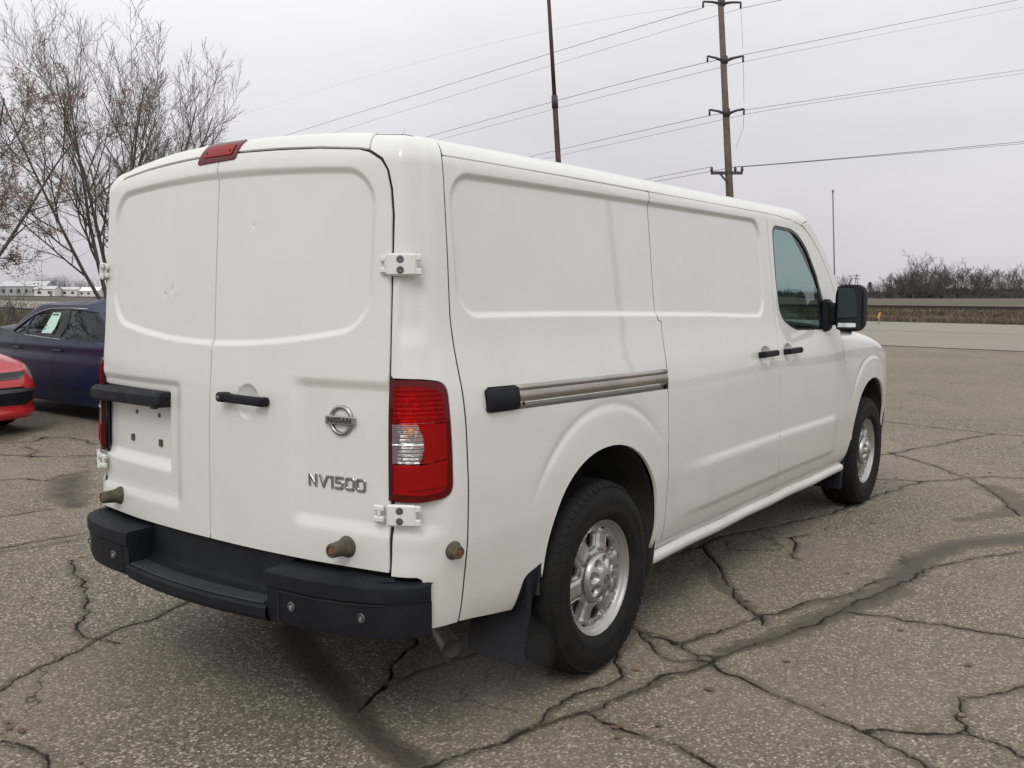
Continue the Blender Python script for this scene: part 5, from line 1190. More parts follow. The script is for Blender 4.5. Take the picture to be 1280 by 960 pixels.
# mud flaps
def flap(x0, s_, zt, zb, wd=.27, lean=-.05, bulge=.02):
    G = []
    for k, z in enumerate(np.linspace(zt, zb, 8)):
        G.append([(x0+lean*(zt-z)/(zt-zb)-(bulge if 0 < j < 5 else 0)+.012*math.sin(z*20), s_*y, z) for j, y in enumerate((.958, .955, .92, .88, .80, .72, .715))])
    o = gridmesh('mud_flap', G, M['black_plastic'], van, smooth=False); o.modifiers.new('s', 'SOLIDIFY').thickness = .006
for s_ in (-1, 1): flap(-.468, s_, .515, .20); flap(3.245, s_, .53, .20)
for mir in (False, True):
    o = panel('mud_flap_bracket', base, [(sx(-.405), .535), (sx(-.418), .546), (sx(-.512), .518), (sx(-.530), .46), (sx(-.548), .398), (sx(-.44), .34), (sx(-.41), .45)], M['black_plastic'], van, mirror=mir, step=.03, off=-.002)
    panel('mud_flap_bracket', base, [(sx(3.272), .56), (sx(3.225), .53), (sx(3.19), .345), (sx(3.165), .25), (sx(3.26), .25)], M['black_plastic'], van, mirror=mir, step=.03, off=-.004)

# ------------------------------------------------------------------ tail lamps
for mir in (False, True):
    tl = empty('tail_light'); tl.parent = van
    hl = roundpoly(LAMP, seg=6)
    panel('lamp_housing', base, hl, M['lens_dark'], tl, mirror=mir, step=.02, off=.002, flange=.02, holes=[roundpoly([(.834, .888, .006), (.831, 1.226, .006), (.955, 1.226, .04), (1.010, 1.209, .05), (1.0155, 1.0), (1.0115, .891, .03), (.935, .883, .02)], seg=5)])
    panel('reflector_bowl', base, hl, M['reflector'], tl, mirror=mir, step=.03, off=-.022, flange=0)
    top = roundpoly([(.832, 1.113, .004), (.831, 1.226, .006), (.955, 1.226, .04), (1.010, 1.209, .05), (1.0155, 1.113, .002)], seg=5)
    panel('stop_lens', base, top, M['lens_red'], tl, mirror=mir, step=.02, off=.006, flange=.008)
    mid = roundpoly([(.829, .986), (.827, 1.109), (.918, 1.109, .006), (.938, 1.07), (.940, 1.03), (.928, .990, .012)], seg=5)
    panel('reversing_lens', base, mid, M['lens_clear'], tl, mirror=mir, step=.02, off=.005, flange=.008)
    panel('lens_divider', base, [(.829, 1.044), (.829, 1.050), (.937, 1.050), (.938, 1.044)], M['reflector'], tl, mirror=mir, step=.02, off=.007, flange=.004)
    side = [(.922, 1.109), (.942, 1.07), (.944, 1.03), (.934, .984), (1.0155, .996), (1.0155, 1.109)]
    panel('side_lens', base, side, M['lens_red2'], tl, mirror=mir, step=.02, off=.004, flange=.008)
    bot = roundpoly([(.834, .889, .004), (.832, .982), (.934, .980), (1.0155, .992), (1.0115, .892, .03), (.935, .884, .02)], seg=5)
    panel('reflex_lens', base, bot, M['lens_red2'], tl, mirror=mir, step=.02, off=.005, flange=.008)
    panel('reflex_block', base, [(.885, .900), (.885, .955), (1.000, .965), (1.002, .910)], M['lens_red2'], tl, mirror=mir, step=.02, off=.009, flange=.004)
    q_ = base(np.array([.885]), np.array([1.083]))[0]; q_ = q_*([1, -1, 1] if mir else [1, 1, 1]); b = MB(); b.smooth = True; b.lathe([(0, -.015), (.010, -.012), (.013, 0), (.010, .012), (0, .015)], Matrix.Translation(q_+np.array([.012, 0, 0])), 12); b.build('bulb', M['amber'], tl)
# high brake lamp
bl = empty('high_brake_light'); bl.parent = van
o1 = roundpoly([(-.106, 1.976, .010), (.080, 1.978, .010), (.077, 2.040, .012), (-.096, 2.042, .012)], seg=4)
def hbs(u, v):
    u = np.asarray(u, float); v = np.asarray(v, float); return np.stack([-1.052+.10*(v-1.98)+.06*u*u, -u, v], -1)
o1 = roundpoly([(-.122, 1.972, .010), (.078, 1.977, .010), (.074, 2.060, .012), (-.116, 2.056, .012)], seg=4)
def hbs(u, v):
    u = np.asarray(u, float); v = np.asarray(v, float); q = base(np.abs(u), 1.975+(v-1.975)*1.0); x0_ = q[..., 0]
    return np.stack([.45*x0_+.55*(-1.040+.06*u*u), -u, q[..., 2]], -1)
o1 = roundpoly([(-.122, 1.966, .012), (.092, 1.972, .012), (.088, 2.066, .014), (-.115, 2.062, .014)], seg=4)
def hbs(u, v):
    q = base(np.abs(u), v); q[..., 1] = -np.asarray(u); return q
panel('lamp_surround', hbs, o1, M['lens_dark'], bl, step=.012, flange=.016, off=.004)
o2 = roundpoly([(-.093, 1.986, .01), (.067, 1.987, .01), (.065, 2.031, .01), (-.085, 2.033, .01)], seg=4)
panel('lamp_lens', hbs, o2, M['lens_red2'], bl, step=.012, off=.0075, flange=.004)
for yy in (-.078, .052):
    b = MB(); b.smooth = True; b.lathe([(0.0005, .003), (.004, .002), (.005, 0), (.005, -.01)], Matrix.Translation(hbs(np.array([yy]), np.array([2.004]))[0]+np.array([-.008, 0, .0])) @ Matrix.Rotation(R_(-90), 4, 'Y'), 10); b.build('screw', M['dark'], bl)

# ------------------------------------------------------------------ door furniture
def frame_at(s, h, mir=False):
    P = base(np.array([s]), np.array([h]))[0]; a = base(np.array([s+.005]), np.array([h]))[0]-base(np.array([s-.005]), np.array([h]))[0]; a /= np.linalg.norm(a)
    b = base(np.array([s]), np.array([h+.005]))[0]-base(np.array([s]), np.array([h-.005]))[0]; b /= np.linalg.norm(b); n = np.cross(a, b); b = np.cross(n, a)
    if mir: P, a, b, n = [q*np.array([1, -1, 1]) for q in (P, a, b, n)]; a = -a
    return Matrix(((a[0], b[0], n[0], P[0]), (a[1], b[1], n[1], P[1]), (a[2], b[2], n[2], P[2]), (0, 0, 0, 1)))
def fbox(B, c, d, bev=0.): 
    b = MB(); R3 = B.to_3x3().to_4x4(); b.box(B @ Vector(c), d, R3, bev); return b
def hinge(h, par, mir):
    root = empty('hinge'); root.parent = van
    B = frame_at(.862, h, mir); b = MB(); R3 = B.to_3x3().to_4x4(); b.box(B @ Vector((0.0, 0, .008)), (.095, .070, .020), R3, .006); b.build('hinge_plate', W, root)
    for k in (-1, 1):
        b = MB(); b.smooth = True; b.lathe([(.0115, 0), (.0115, .0025), (.008, .003), (.0005, .001)], B @ Matrix.Translation((-.004, k*.0165, .0175)), 16, False); b.build('hinge_bolt', M['bolt'], root)
        C = frame_at(.785, h, mir); b = MB(); b.box(C @ Vector((-.004, k*.0175, .006)), (.040, .021, .018), C.to_3x3().to_4x4(), .005); b.build('hinge_knuckle', W, root)
        b = MB(); b.box(B @ Vector((.052, k*.022, .006)), (.020, .022, .018), R3, .004); b.build('hinge_knuckle', W, root)
    C = frame_at(.785, h, mir); b = MB(); b.smooth = True; b.tube([C @ Vector((-.002, -.030, .008)), C @ Vector((-.002, .030, .008))], .006, n=10); b.build('hinge_pin', W, root)
for mir in (False, True):
    for h in (1.604, .824): hinge(h, van, mir)
# right rear door handle, emblem, badge
def grip(B, L, name, parent, hgt=.032, dep=.030):
    r = MB(); q_ = [(-L/2, -hgt/2), (-L/2, hgt/2), (L/2, hgt/2), (L/2, -hgt/2)]
    R3 = B.to_3x3().to_4x4(); r.box(B @ Vector((0, 0, dep)), (L, hgt, .016), R3, .007)
    r.box(B @ Vector((-L/2+.020, 0, dep/2+.004)), (.042, hgt*1.05, dep+.018), R3, .008); r.box(B @ Vector((L/2-.016, 0, dep/2+.002)), (.032, hgt, dep+.014), R3, .008)
    return r.build(name, M['black_plastic'], parent)
B = frame_at(.200, 1.152); grip(B @ Matrix.Rotation(R_(-1.5), 4, 'Z'), .232, 'door_handle', doorR)
b = MB(); b.smooth = True; b.lathe([(.0085, 0), (.0085, .003), (.0005, .003)], B @ Matrix.Translation((-.098, 0, .042)), 14); b.build('key_lock', M['bolt'], doorR)
for xh, dr in ((1.718, slide), (2.098, fdoor)): pass
def side_door(nm): return [o for o in van.children if o.name.split('.')[0] == nm]
sdoor = side_door('sliding_door')[0]; fdR = side_door('front_door')[0]; fdL = side_door('front_door')[1]
grip(frame_at(sx(1.715), 1.186), .215, 'door_handle', sdoor); grip(frame_at(sx(2.085), 1.184) @ Matrix.Rotation(R_(180), 4, 'Z'), .205, 'door_handle', fdR); grip(frame_at(sx(2.085), 1.184, True), .205, 'door_handle', fdL)
def text(body, size, B, name, parent, mat, ext=.0025, spacing=1.0, sxs=1.0, bold=0.):
    c = bpy.data.curves.new(name, 'FONT'); c.body = body; c.size = size; c.extrude = ext; c.bevel_depth = ext*.35; c.align_x = 'CENTER'; c.align_y = 'CENTER'; c.space_character = spacing; c.offset = bold
    o = bpy.data.objects.new(name, c); COL.objects.link(o); dg = bpy.context.evaluated_depsgraph_get(); dg.update(); me = bpy.data.meshes.new_from_object(o.evaluated_get(dg)); bpy.data.objects.remove(o)
    me.transform(B @ Matrix.Diagonal((sxs, 1, 1, 1))); me.materials.clear(); me.materials.append(mat); me.name = name; return link(name, me, parent)
f0 = float(f_doorR(np.array([.62]), np.array([1.107]), None)[0])
B = frame_at(.620, 1.108) @ Matrix.Translation((0, 0, f0+.004))
em = MB(); em.smooth = True
th_ = np.linspace(0, 2*math.pi, 49); ring = []
for t_ in th_[:-1]:
    for r, z in ((.0365, -.004), (.0370, .004), (.0425, .0075), (.0485, .004), (.0490, -.004)): ring.append(B @ Vector((r*math.cos(t_), r*math.sin(t_)*1.02, z)))
em.add(ring, [(i*5+j, i*5+j+1, ((i+1) % 48)*5+j+1, ((i+1) % 48)*5+j) for i in range(48) for j in range(4)]); em.build('emblem_ring', M['badge'], doorR)
fbox(B, (0, 0, .006), (.118, .029, .012), .003).build('emblem_bar', M['badge'], doorR)
text('NISSAN', .0235, B @ Matrix.Translation((0, 0, .0125)), 'emblem_lettering', doorR, M['badge_dark'], .0006, 1.12, 1.12, .0006)
def slab_glyphs():
    """squared-off badge characters N V 1 5 0 0 as polylines in a unit cell"""
    return {'N': [[(0, 0), (0, 1)], [(0, 1), (.78, 0)], [(.78, 0), (.78, 1)]], 'V': [[(0, 1), (.40, 0)], [(.40, 0), (.86, 1)]], '1': [[(0, .98), (.24, .98)], [(.24, 1), (.24, 0)]],
            '5': [[(.80, 1), (.06, 1)], [(.06, 1), (.06, .56)], [(.06, .56), (.62, .56)], [(.62, .56), (.80, .44)], [(.80, .44), (.80, .14)], [(.80, .14), (.64, 0)], [(.64, 0), (0, 0)]],
            '0': [[(.14, 1), (.70, 1)], [(.70, 1), (.84, .86)], [(.84, .86), (.84, .14)], [(.84, .14), (.70, 0)], [(.70, 0), (.14, 0)], [(.14, 0), (0, .14)], [(0, .14), (0, .86)], [(0, .86), (.14, 1)]]}
GL = slab_glyphs(); f1 = float(f_doorR(np.array([.62]), np.array([.90]), None)[0])
x0 = .488; hh = .0345; adv = {'N': 1.32, 'V': 1.22, '1': .66, '5': 1.24, '0': 1.26}
for ch in 'NV1500':
    mb = MB()
    for (a, b_) in GL[ch]:
        A_ = np.array(a)*[hh*1.02, hh]; B_ = np.array(b_)*[hh*1.02, hh]; d_ = B_-A_; L = np.linalg.norm(d_); ang = math.atan2(d_[1], d_[0]); m_ = (A_+B_)/2
        Bm = frame_at(x0+m_[0], .886+m_[1]+.0) @ Matrix.Translation((0, 0, f1+.0025)) @ Matrix.Rotation(ang, 4, 'Z'); mb.box(Bm.translation, (L+.0085, .0100, .006), Bm.to_3x3().to_4x4(), .0018)
    mb.build('badge_character', M['badge'], doorR); x0 += adv[ch]*hh
# licence pocket bar, nuts, number plate lamp
L = MB(); 
for s_ in np.linspace(.270, .835, 14): pass
G = []
for i, s_ in enumerate(np.concatenate([[.262, .266], np.linspace(.275, .84, 16), [.868, .874]])):
    B = frame_at(s_, 1.118-.012*(s_-.26), True); e = .35 if s_ in (.262, .874) else (.85 if s_ in (.266, .868) else 1); hz, hd_ = .029*e, .040*e
    G.append([tuple(B @ Vector((0, a, b_))) for a, b_ in ((-hz, -.02), (-hz, hd_*.7), (-hz*.7, hd_), (hz*.4, hd_), (hz*.9, hd_*.62), (hz, hd_*.1), (hz, -.02))])
o = gridmesh('plate_lamp_bar', G, M['black_plastic'], doorL); shade(o.data, 40)
b = fbox(frame_at(.335, 1.085, True), (0, 0, .012), (.03, .012, .022), .003); b.build('plate_lamp', M['black_gloss'], doorL)
for s_, h in ((.560, 1.048), (.380, 1.048)):
    b = MB(); b.smooth = True; b.lathe([(.009, 0), (.0085, .004), (.0005, .004)], frame_at(s_, h, True) @ Matrix.Translation((0, 0, -.035)), 12); b.build('plate_hole_plug', M['bolt'], doorL)
for s_, h in ((.592, .942), (.368, .942)):
    fbox(frame_at(s_, h, True) @ Matrix.Translation((0, 0, -.032)), (0, 0, 0), (.021, .027, .010), .002).build('plate_screw_clip', M['stop'], doorL)
# rubber door stops
def stopper(B, k, name, parent, mats=(None, None)):
    b = MB(); b.smooth = True; b.lathe([(r*k[0], t*k[1]) for r, t in ((.046, -.01), (.046, .0), (.040, .012), (.034, .03), (.031, .06), (.0305, .085), (.027, .0925), (.020, .093), (.019, .087), (.0005, .087))], B, 28); o = b.build(name, M['stop'], parent, auto=40)
    c = MB(); c.lathe([(.017*k[0], .085*k[1]), (.017*k[0], .0905*k[1]), (.0005, .092*k[1])], B, 6); c.build('stop_bolt', M['rust'], o); return o
stopper(frame_at(.652, .700) @ Matrix.Rotation(R_(-6), 4, 'Y'), (.78, .80), 'door_stop', doorR); stopper(frame_at(.652, .700, True), (.78, .80), 'door_stop', doorL)
for mir in (False, True): stopper(frame_at(1.036, .694, mir), (.68, .34), 'door_stop', van)

# slide rail
B = frame_at
rr = empty('slide_rail'); rr.parent = van
def fl(z0, z1, x0, x1, off, name, mat, step=.08):
    G = []
    for x_ in np.linspace(x0, x1, 24):
        row = []
        for k in np.linspace(0, 1, 7):
            zc = z0+(z1-z0)*k-.018*(x_+.7)/1.25; F_ = frame_at(sx(x_), zc); d = off if not callable(off) else off(k); row.append(tuple(F_ @ Vector((0, 0, d))))
        G.append(row)
    return gridmesh(name, G, mat, rr)
fl(1.105, 1.215, -.72, .535, lambda k: -.030, 'slot_back', M['dark'])
fl(1.128, 1.201, -.56, .528, lambda k: -.004+.016*math.sin(k*math.pi)**.6-.008*(k < .2), 'rail_cover', M['rail'])
b = MB(); b.smooth = True; b.tube([frame_at(sx(x_), 1.192-.018*(x_+.7)/1.25) @ Vector((0, 0, .002)) for x_ in np.linspace(-.56, .525, 20)], .0125, n=10); b.build('rail_upper_rib', M['rail'], rr)
b = MB(); b.smooth = True; b.tube([frame_at(sx(x_), 1.141-.018*(x_+.7)/1.25) @ Vector((0, 0, .002)) for x_ in np.linspace(-.56, .50, 20)], .0045, n=8); b.build('rail_middle_rib', M['chrome'], rr)
fl(1.108, 1.132, -.56, .528, lambda k: -.012, 'rail_groove', simple('rail_groove_metal', (.16, .15, .14), .4, metal=.7, nscale=14))
G = []
for i, x_ in enumerate([-.722, -.718, -.70, -.62, -.562, -.556, -.555]):
    F_ = frame_at(sx(x_), 1.160-.0); e = (.55, .9, 1, 1, 1, .97, .9)[i]; hz = .0405*e; G.append([tuple(F_ @ Vector((0, a, b_))) for a, b_ in ((-hz, -.02), (-hz, .008*e), (-hz*.85, .016*e), (0, .020*e), (hz*.85, .016*e), (hz, .008*e), (hz, -.02))])
o = gridmesh('rail_end_cap', G, M['black_plastic'], rr); shade(o.data, 50)
b = MB(); b.smooth = True; b.lathe([(.007, 0), (.007, .003), (.0005, .004)], frame_at(sx(-.535), 1.136) @ Matrix.Translation((0, 0, .012)), 10); b.build('rail_screw', M['dark'], rr)

# door mirrors
for s_ in (-1, 1):
    mr2 = empty('door_mirror'); mr2.parent = van
    b = MB(); b.box((2.735, s_*.968, 1.375), (.11, .055, .20), None, .02); b.tube([(2.735, s_*.985, 1.425), (2.76, s_*1.075, 1.435)], .026, n=10); b.tube([(2.735, s_*.985, 1.335), (2.76, s_*1.075, 1.345)], .026, n=10); b.box((2.745, s_*1.03, 1.385), (.07, .11, .13), None, .02); b.build('mirror_arm', M['black_plastic'], mr2)
    G = []
    for k, (xx, e) in enumerate(((2.690, .93), (2.694, .985), (2.705, 1.0), (2.745, 1.0), (2.79, .95), (2.83, .82), (2.85, .60), (2.856, .3))):
        hw, hz = .086*e, .143*e; G.append([(xx, s_*(1.118+hw*np.sign(math.cos(t_))*abs(math.cos(t_))**.42), 1.422+hz*np.sign(math.sin(t_))*abs(math.sin(t_))**.42) for t_ in np.linspace(0, 2*math.pi, 41)])
    gridmesh('mirror_housing', G, M['black_plastic'], mr2)
    b = MB(); b.box((2.694, s_*1.118, 1.422), (.010, .150, .262), None, .003); b.build('mirror_bezel', M['black_gloss'], mr2)
    b = MB(); b.box((2.686, s_*1.108, 1.452), (.008, .118, .180), Matrix.Rotation(s_*R_(-7), 4, 'Z') @ Matrix.Rotation(R_(2), 4, 'Y'), .003); b.build('mirror_glass', M['mirror'], mr2)
    b = MB(); b.box((2.686, s_*1.108, 1.318), (.008, .108, .030), Matrix.Rotation(s_*R_(-4), 4, 'Z') @ Matrix.Rotation(R_(14), 4, 'Y'), .003); b.build('wide_angle_glass', M['mirror_light'], mr2)

# cab interior seen through the door glass
b = MB(); b.box((3.05, 0, 1.14), (.42, 1.62, .26), Matrix.Rotation(R_(-8), 4, 'Y'), .07); b.box((2.95, .42, 1.27), (.20, .42, .10), None, .04); b.build('dashboard', M['interior'], van)
b = MB(); b.smooth = True; Bq = Matrix.Translation((2.86, .36, 1.42)) @ Matrix.Rotation(R_(-62), 4, 'Y'); b.tube([Bq @ Vector((.19*math.cos(t_), .19*math.sin(t_), 0)) for t_ in np.linspace(0, 2*math.pi, 33)], .016, n=8, cap=False)
for t_ in (0, 2.3, 4.0): b.tube([Bq @ Vector((0, 0, -.03)), Bq @ Vector((.18*math.cos(t_), .18*math.sin(t_), 0))], .018, n=6)
b.tube([Bq @ Vector((0, 0, -.03)), Bq @ Vector((0, 0, -.35))], .03, n=8); b.build('steering_wheel', M['black_gloss'], van)
for s_ in (-1, 1):
    st_ = empty('cab_seat'); st_.parent = van
    b = MB(); b.box((2.30, s_*.45, .86), (.52, .52, .16), None, .06); b.build('seat_cushion', M['interior'], st_); b = MB(); b.box((2.06, s_*.45, 1.16), (.16, .50, .58), Matrix.Rotation(R_(-12), 4, 'Y'), .06); b.build('seat_back', M['interior'], st_)
    b = MB(); b.box((1.995, s_*.45, 1.50), (.10, .25, .16), None, .04); b.build('head_rest', M['interior'], st_)
b = MB(); b.box((2.6, 0, .62), (1.4, 1.7, .06)); b.box((3.3, 0, .86), (.05, 1.7, .5)); b.box((2.20, 0, 1.985), (.6, 1.44, .02)); b.build('cab_trim', M['interior'], van)
b = MB()
for s_ in (-1, 1): b.box((2.45, s_*.90, .95), (.98, .02, .62)); 
b.build('door_trim', M['interior'], van)

# ------------------------------------------------------------------ rear step bumper
bp = empty('rear_bumper'); bp.parent = van; BM = M['black_plastic']
def fx(y):  # front line of the bumper in plan
    y = abs(y); return -1.247+.045*(y/.42)**2*.9 if y < .42 else np.interp(y, [.42, .60, .72, .81, .865, .905, .925], [-1.207, -1.195, -1.168, -1.130, -1.088, -1.035, -.99])
def bx_(y): y = abs(y); return float(np.interp(y, [0, .3, .6, .8, .88, .93], [-1.10, -1.09, -1.06, -1.02, -.985, -.965]))
for s_ in (-1, 1):
    G = []
    ys_ = [.402, .404, .412, .44, .50, .56, .62, .67, .72, .765, .80, .835, .863, .887, .903, .915, .922, .925]
    for i, y in enumerate(ys_):
        a = fx(max(y, .42)); c_ = bx_(y); k = (0.0 if i == 0 else (.6 if i == 1 else 1.0)); zt = .612-.010*max(0, (y-.76)/.17); zb = .432
        r = .012*k
        G.append([(c_, s_*y, zt+.001), (a+.03, s_*y, zt), (a+r, s_*y, zt-.002), (a+.0015, s_*y, zt-.006), (a, s_*y, zt-.016), (a, s_*y, zt-.052), (a+.004, s_*y, zt-.056), (a+.009, s_*y, zt-.058), (a+.009, s_*y, zb+.03), (a+.016, s_*y, zb+.006), (a+.03, s_*y, zb), (c_, s_*y, zb-.0)])
    # end cap toward the body
    G.append([(p_[0]*.3+(-.97)*.7 if j not in (0, 11) else p_[0], s_*.9255, p_[2]) for j, p_ in enumerate(G[-1])])
    G.insert(0, [(G[0][0][0], s_*.402, z) for (x_, y, z) in G[0]])
    o = gridmesh('bumper_end', G, BM, bp); shade(o.data, 34)
    for yy in (.515, .775):
        B = Matrix.Translation((fx(yy)+.008, s_*yy, .505)) @ Matrix.Rotation(R_(-90), 4, 'Y'); b = MB(); b.smooth = True; b.lathe([(.0165, 0), (.0165, .003), (.011, .0045), (.010, .001), (.0005, .001)], B, 20); o = b.build('bumper_bolt', M['bolt'], bp); b = MB(); b.lathe([(.0065, .001), (.0065, .004), (.0005, .0045)], B, 6); b.build('bolt_head', M['steel_dirty'], o)
    G = []
    for y in np.linspace(.46, .85, 14): a = fx(y)+.0085; G.append([(a, s_*y, z) for z in (.455, .54)])
    # inset end plate outline
    b = MB(); b.tube([(fx(y)+.008, s_*y, .547) for y in np.linspace(.452, .90, 16)], .0028, n=5); b.tube([(fx(.455)+.008, s_*.455, z) for z in (.547, .45)], .0028, n=5); b.build('bumper_joint', M['dark'], bp)
    # grip ribs on the top of the ends
    b = MB()
    for k in range(5): b.tube([(fx(y)+.055+.018*k, s_*y, .612) for y in np.linspace(.62, .84-.01*k, 6)], .0028, n=5)
    o = b.build('grip_rib', BM, bp); tag(o, kind='stuff') if s_ > 1 else None
# centre step: back wall, tread, lip
G = []
for y in np.linspace(-.404, .404, 23):
    a = fx(y); c_ = bx_(y); G.append([(c_, y, .625), (c_-.004, y, .61), (c_-.008, y, .52), (c_-.02, y, .498), (c_-.04, y, .492), (a+.022, y, .490), (a+.006, y, .488), (a, y, .480), (a, y, .452), (a+.01, y, .436), (a+.03, y, .430), (c_, y, .430)])
o = gridmesh('step_tread', G, BM, bp); shade(o.data, 30)
for k in range(6):
    b = MB(); b.tube([(fx(y)+.018+.0125*k*(.9), y, .4925) for y in np.linspace(-.385, .385, 17)], .0058, n=6); b.build('tread_rib', M['tread_plastic'], bp)

# ------------------------------------------------------------------ parked cars at the left
def parked_car(root, paint, spec):
    L, B, belt = spec['L'], spec['B'], spec['belt']
    az = herm(spec['nose']); bz = herm(spec['side'])
    n_ = 4.6; th_ = np.linspace(0, math.pi, 801); cx_, sy_ = np.cos(th_), np.sin(th_)
    X = np.sign(cx_)*np.abs(cx_)**(2/n_)*L; Y = np.abs(sy_)**(2/n_)*B
    S = np.concatenate([[0], np.cumsum(np.hypot(np.diff(X), np.diff(Y)))])
    def body(s, h, side=1):
        x = np.interp(s, S, X); y = np.interp(s, S, Y); a = az(h); b = bz(h)
        return np.stack([x*a, side*y*b, np.asarray(h, float)], -1)
    def bodyR(s, h): return body(s, h, -1)
    def bodyL(s, h): return body(s, h, 1)
    def s_x(x): return float(np.interp(-x, -X, S))
    zt = herm(spec['top']); parts = []
    xs_ = [S[-1]*i/70 for i in range(71)]; topl = [(s, float(zt(np.interp(s, S, X)))) for s in xs_]
    def archpts(cx, r):
        return [(s_x(cx+r*math.cos(t)), .31+r*math.sin(t)) for t in np.linspace(math.pi, 0, 20)][::-1]
    zb = .19
    lower = [(S[-1], zb)]
    aR, aF = archpts(spec['ra'], .345), archpts(spec['fa'], .345)
    # outline: bottom edge from the nose to the tail with both arches cut out
    bottom = [(0.0, zb), (s_x(spec['fa']+.345), zb)]+[p for p in aF if p[1] > zb]+[(s_x(spec['fa']-.345), zb), (s_x(spec['ra']+.345), zb)]+[p for p in aR if p[1] > zb]+[(s_x(spec['ra']-.345), zb), (S[-1], zb)]
    out = bottom+topl[::-1]
    for sd, fn, mir in ((1, bodyL, False), (-1, bodyR, False)):
        o = panel('body_side', fn, out, paint, root, step=.045, flange=.03, feat=spec.get('feat'), flip=(sd < 0))
    # bonnet, boot lid
    G = []
    for s, z in topl:
        P = body(np.array([s]), np.array([z]))[0]; cxx = np.interp(np.interp(s, S, X), [-L, -L+.5, L-.6, L], [-L+.45, -L+.5, L-.6, L-.55]); k = [0, .03, .07, .15, .3, .5, .75, 1]
        G.append([(P[0]+(cxx-P[0])*kk, P[1]*(1-kk), P[2]+(spec['crown']*math.sin(min(1, kk*1.15)*math.pi/2)+.0)*1) for kk in k])
    for mir in (False, True): gridmesh('upper_body', G, paint, root, mirror=mir)
    # greenhouse
    g = spec['green']; gf, gr, gb = herm(g['front']), herm(g['rear']), herm(g['width']); zr = g['roof']
    n2 = 5.0; u_ = np.linspace(0, math.pi, 801); gx = np.sign(np.cos(u_))*np.abs(np.cos(u_))**(2/n2); gy = np.abs(np.sin(u_))**(2/n2)
    def gh(u, h, side=1):
        th = np.interp(u, [0, 1, 3, 4], [0, 1, 3, 4]); a = np.interp(u, np.linspace(0, 4, 801), gx); b = np.interp(u, np.linspace(0, 4, 801), gy)
        f, r = gf(h), gr(h); return np.stack([(f+r)/2+a*(f-r)/2, side*b*gb(h), np.asarray(h, float)], -1)
    def u_of(x, h):
        f, r = float(gf(h)), float(gr(h)); a = max(-1, min(1, (x-(f+r)/2)/((f-r)/2))); return float(np.interp(-a, -gx, np.linspace(0, 4, 801)))
    wins = [[(u_of(x, h), h) for x, h in w_] for w_ in g['windows']]
    fw = [(0, belt+.06), (.55, belt+.05), (.62, zr-.16), (.58, zr-.09), (0, zr-.08)]; rw = [(4, belt+.16), (4, zr-.08), (3.45, zr-.09), (3.38, zr-.16), (3.45, belt+.16)]
    for sd in (1, -1):
        fn = (lambda u, h: gh(u, h, 1)) if sd > 0 else (lambda u, h: gh(u, h, -1))
        outl = [(0, belt-.09), (4, belt-.02), (4, zr-.08), (3.45, zr-.09), (3.38, zr-.16), (3.45, belt+.16), (3.999, belt+.155)] if False else None
        ol = [(.56, belt-.05), (3.46, belt-.03), (3.44, belt+.14), (3.38, zr-.16), (3.45, zr-.085), (3.998, zr-.075), (3.998, zr), (0.002, zr), (.002, zr-.075), (.57, zr-.085), (.63, zr-.16)]
        panel('roof_frame', fn, ol, paint, root, holes=wins, step=.05, flange=.02, flip=(sd < 0))
        for w_ in wins: panel('window', fn, w_, M['carglass'], root, step=.08, off=-.008, flange=0, flip=(sd < 0))
        gl = [(u, h) for u, h in [(0.002, belt-.03), (.56, belt-.03), (.63, zr-.16), (.57, zr-.085), (.002, zr-.075)]]; panel('windscreen', fn, gl, M['carglass'], root, step=.1, off=-.004, flange=0, flip=(sd < 0))
        gl = [(3.998, belt), (3.998, zr-.075), (3.45, zr-.085), (3.38, zr-.16), (3.44, belt)]; panel('rear_window', fn, gl, M['carglass'], root, step=.1, off=-.004, flange=0, flip=(sd < 0))
        if g.get('trim'):
            for tr in g['trim']:
                b = MB(); b.smooth = True; b.tube([Vector(fn(np.array([u_of(x, h)]), np.array([h]))[0])+Vector((0, sd*.004, 0)) for x, h in tr], .0085, n=6); b.build('chrome_trim', M['chrome'], root)
        for pl in g.get('pillars', []): panel('door_pillar', fn, [(u_of(x, h), h) for x, h in pl], M['black_gloss'], root, step=.08, off=.003, flange=.006, flip=(sd < 0))
    us = np.linspace(0, 4, 61); G = []
    for u in us:
        P = gh(np.array([u]), np.array([zr]))[0]; c0 = np.clip(P[0], float(gr(zr))+.35, float(gf(zr))-.35); G.append([(P[0]+(c0-P[0])*k, P[1]*(1-k), P[2]+g['rc']*math.sin(k*math.pi/2)) for k in (0, .06, .15, .3, .5, .75, 1)])
    for mir in (False, True): gridmesh('roof', G, paint, root, mirror=mir)
    # cabin
    b = MB(); b.box((-.2, 0, .52), (2.4, 1.5, .1)); b.box((.82, 0, .84), (.35, 1.4, .16), None, .05); b.box((-1.45, 0, belt-.03), (.5, 1.3, .05)); b.box((-.1, 0, .62), (3.6, 1.66, .62)) if False else None
    b.build('cabin_trim', M['interior'], root)
    for yy in (-.38, .38):
        for xx, nm in ((.12, 'front'), (-.82, 'rear')):
            st_ = empty('car_seat'); st_.parent = root
            b = MB(); b.box((xx+.18, yy, .62), (.5, .5, .14), None, .05); b.build('seat_cushion', M['seat'], st_); b = MB(); b.box((xx-.12, yy, .90), (.16, .50, .56), Matrix.Rotation(R_(-14), 4, 'Y'), .06); b.build('seat_back', M['seat'], st_)
            b = MB(); b.box((xx-.21, yy, 1.235), (.11, .27, .17), None, .05); b.build('head_rest', M['seat'], st_)
    for s_ in (-1, 1): b = MB(); b.box((-.2, s_*(B*.88), .62), (2.5, .03, .62)); b.build('door_lining', M['interior'], root)
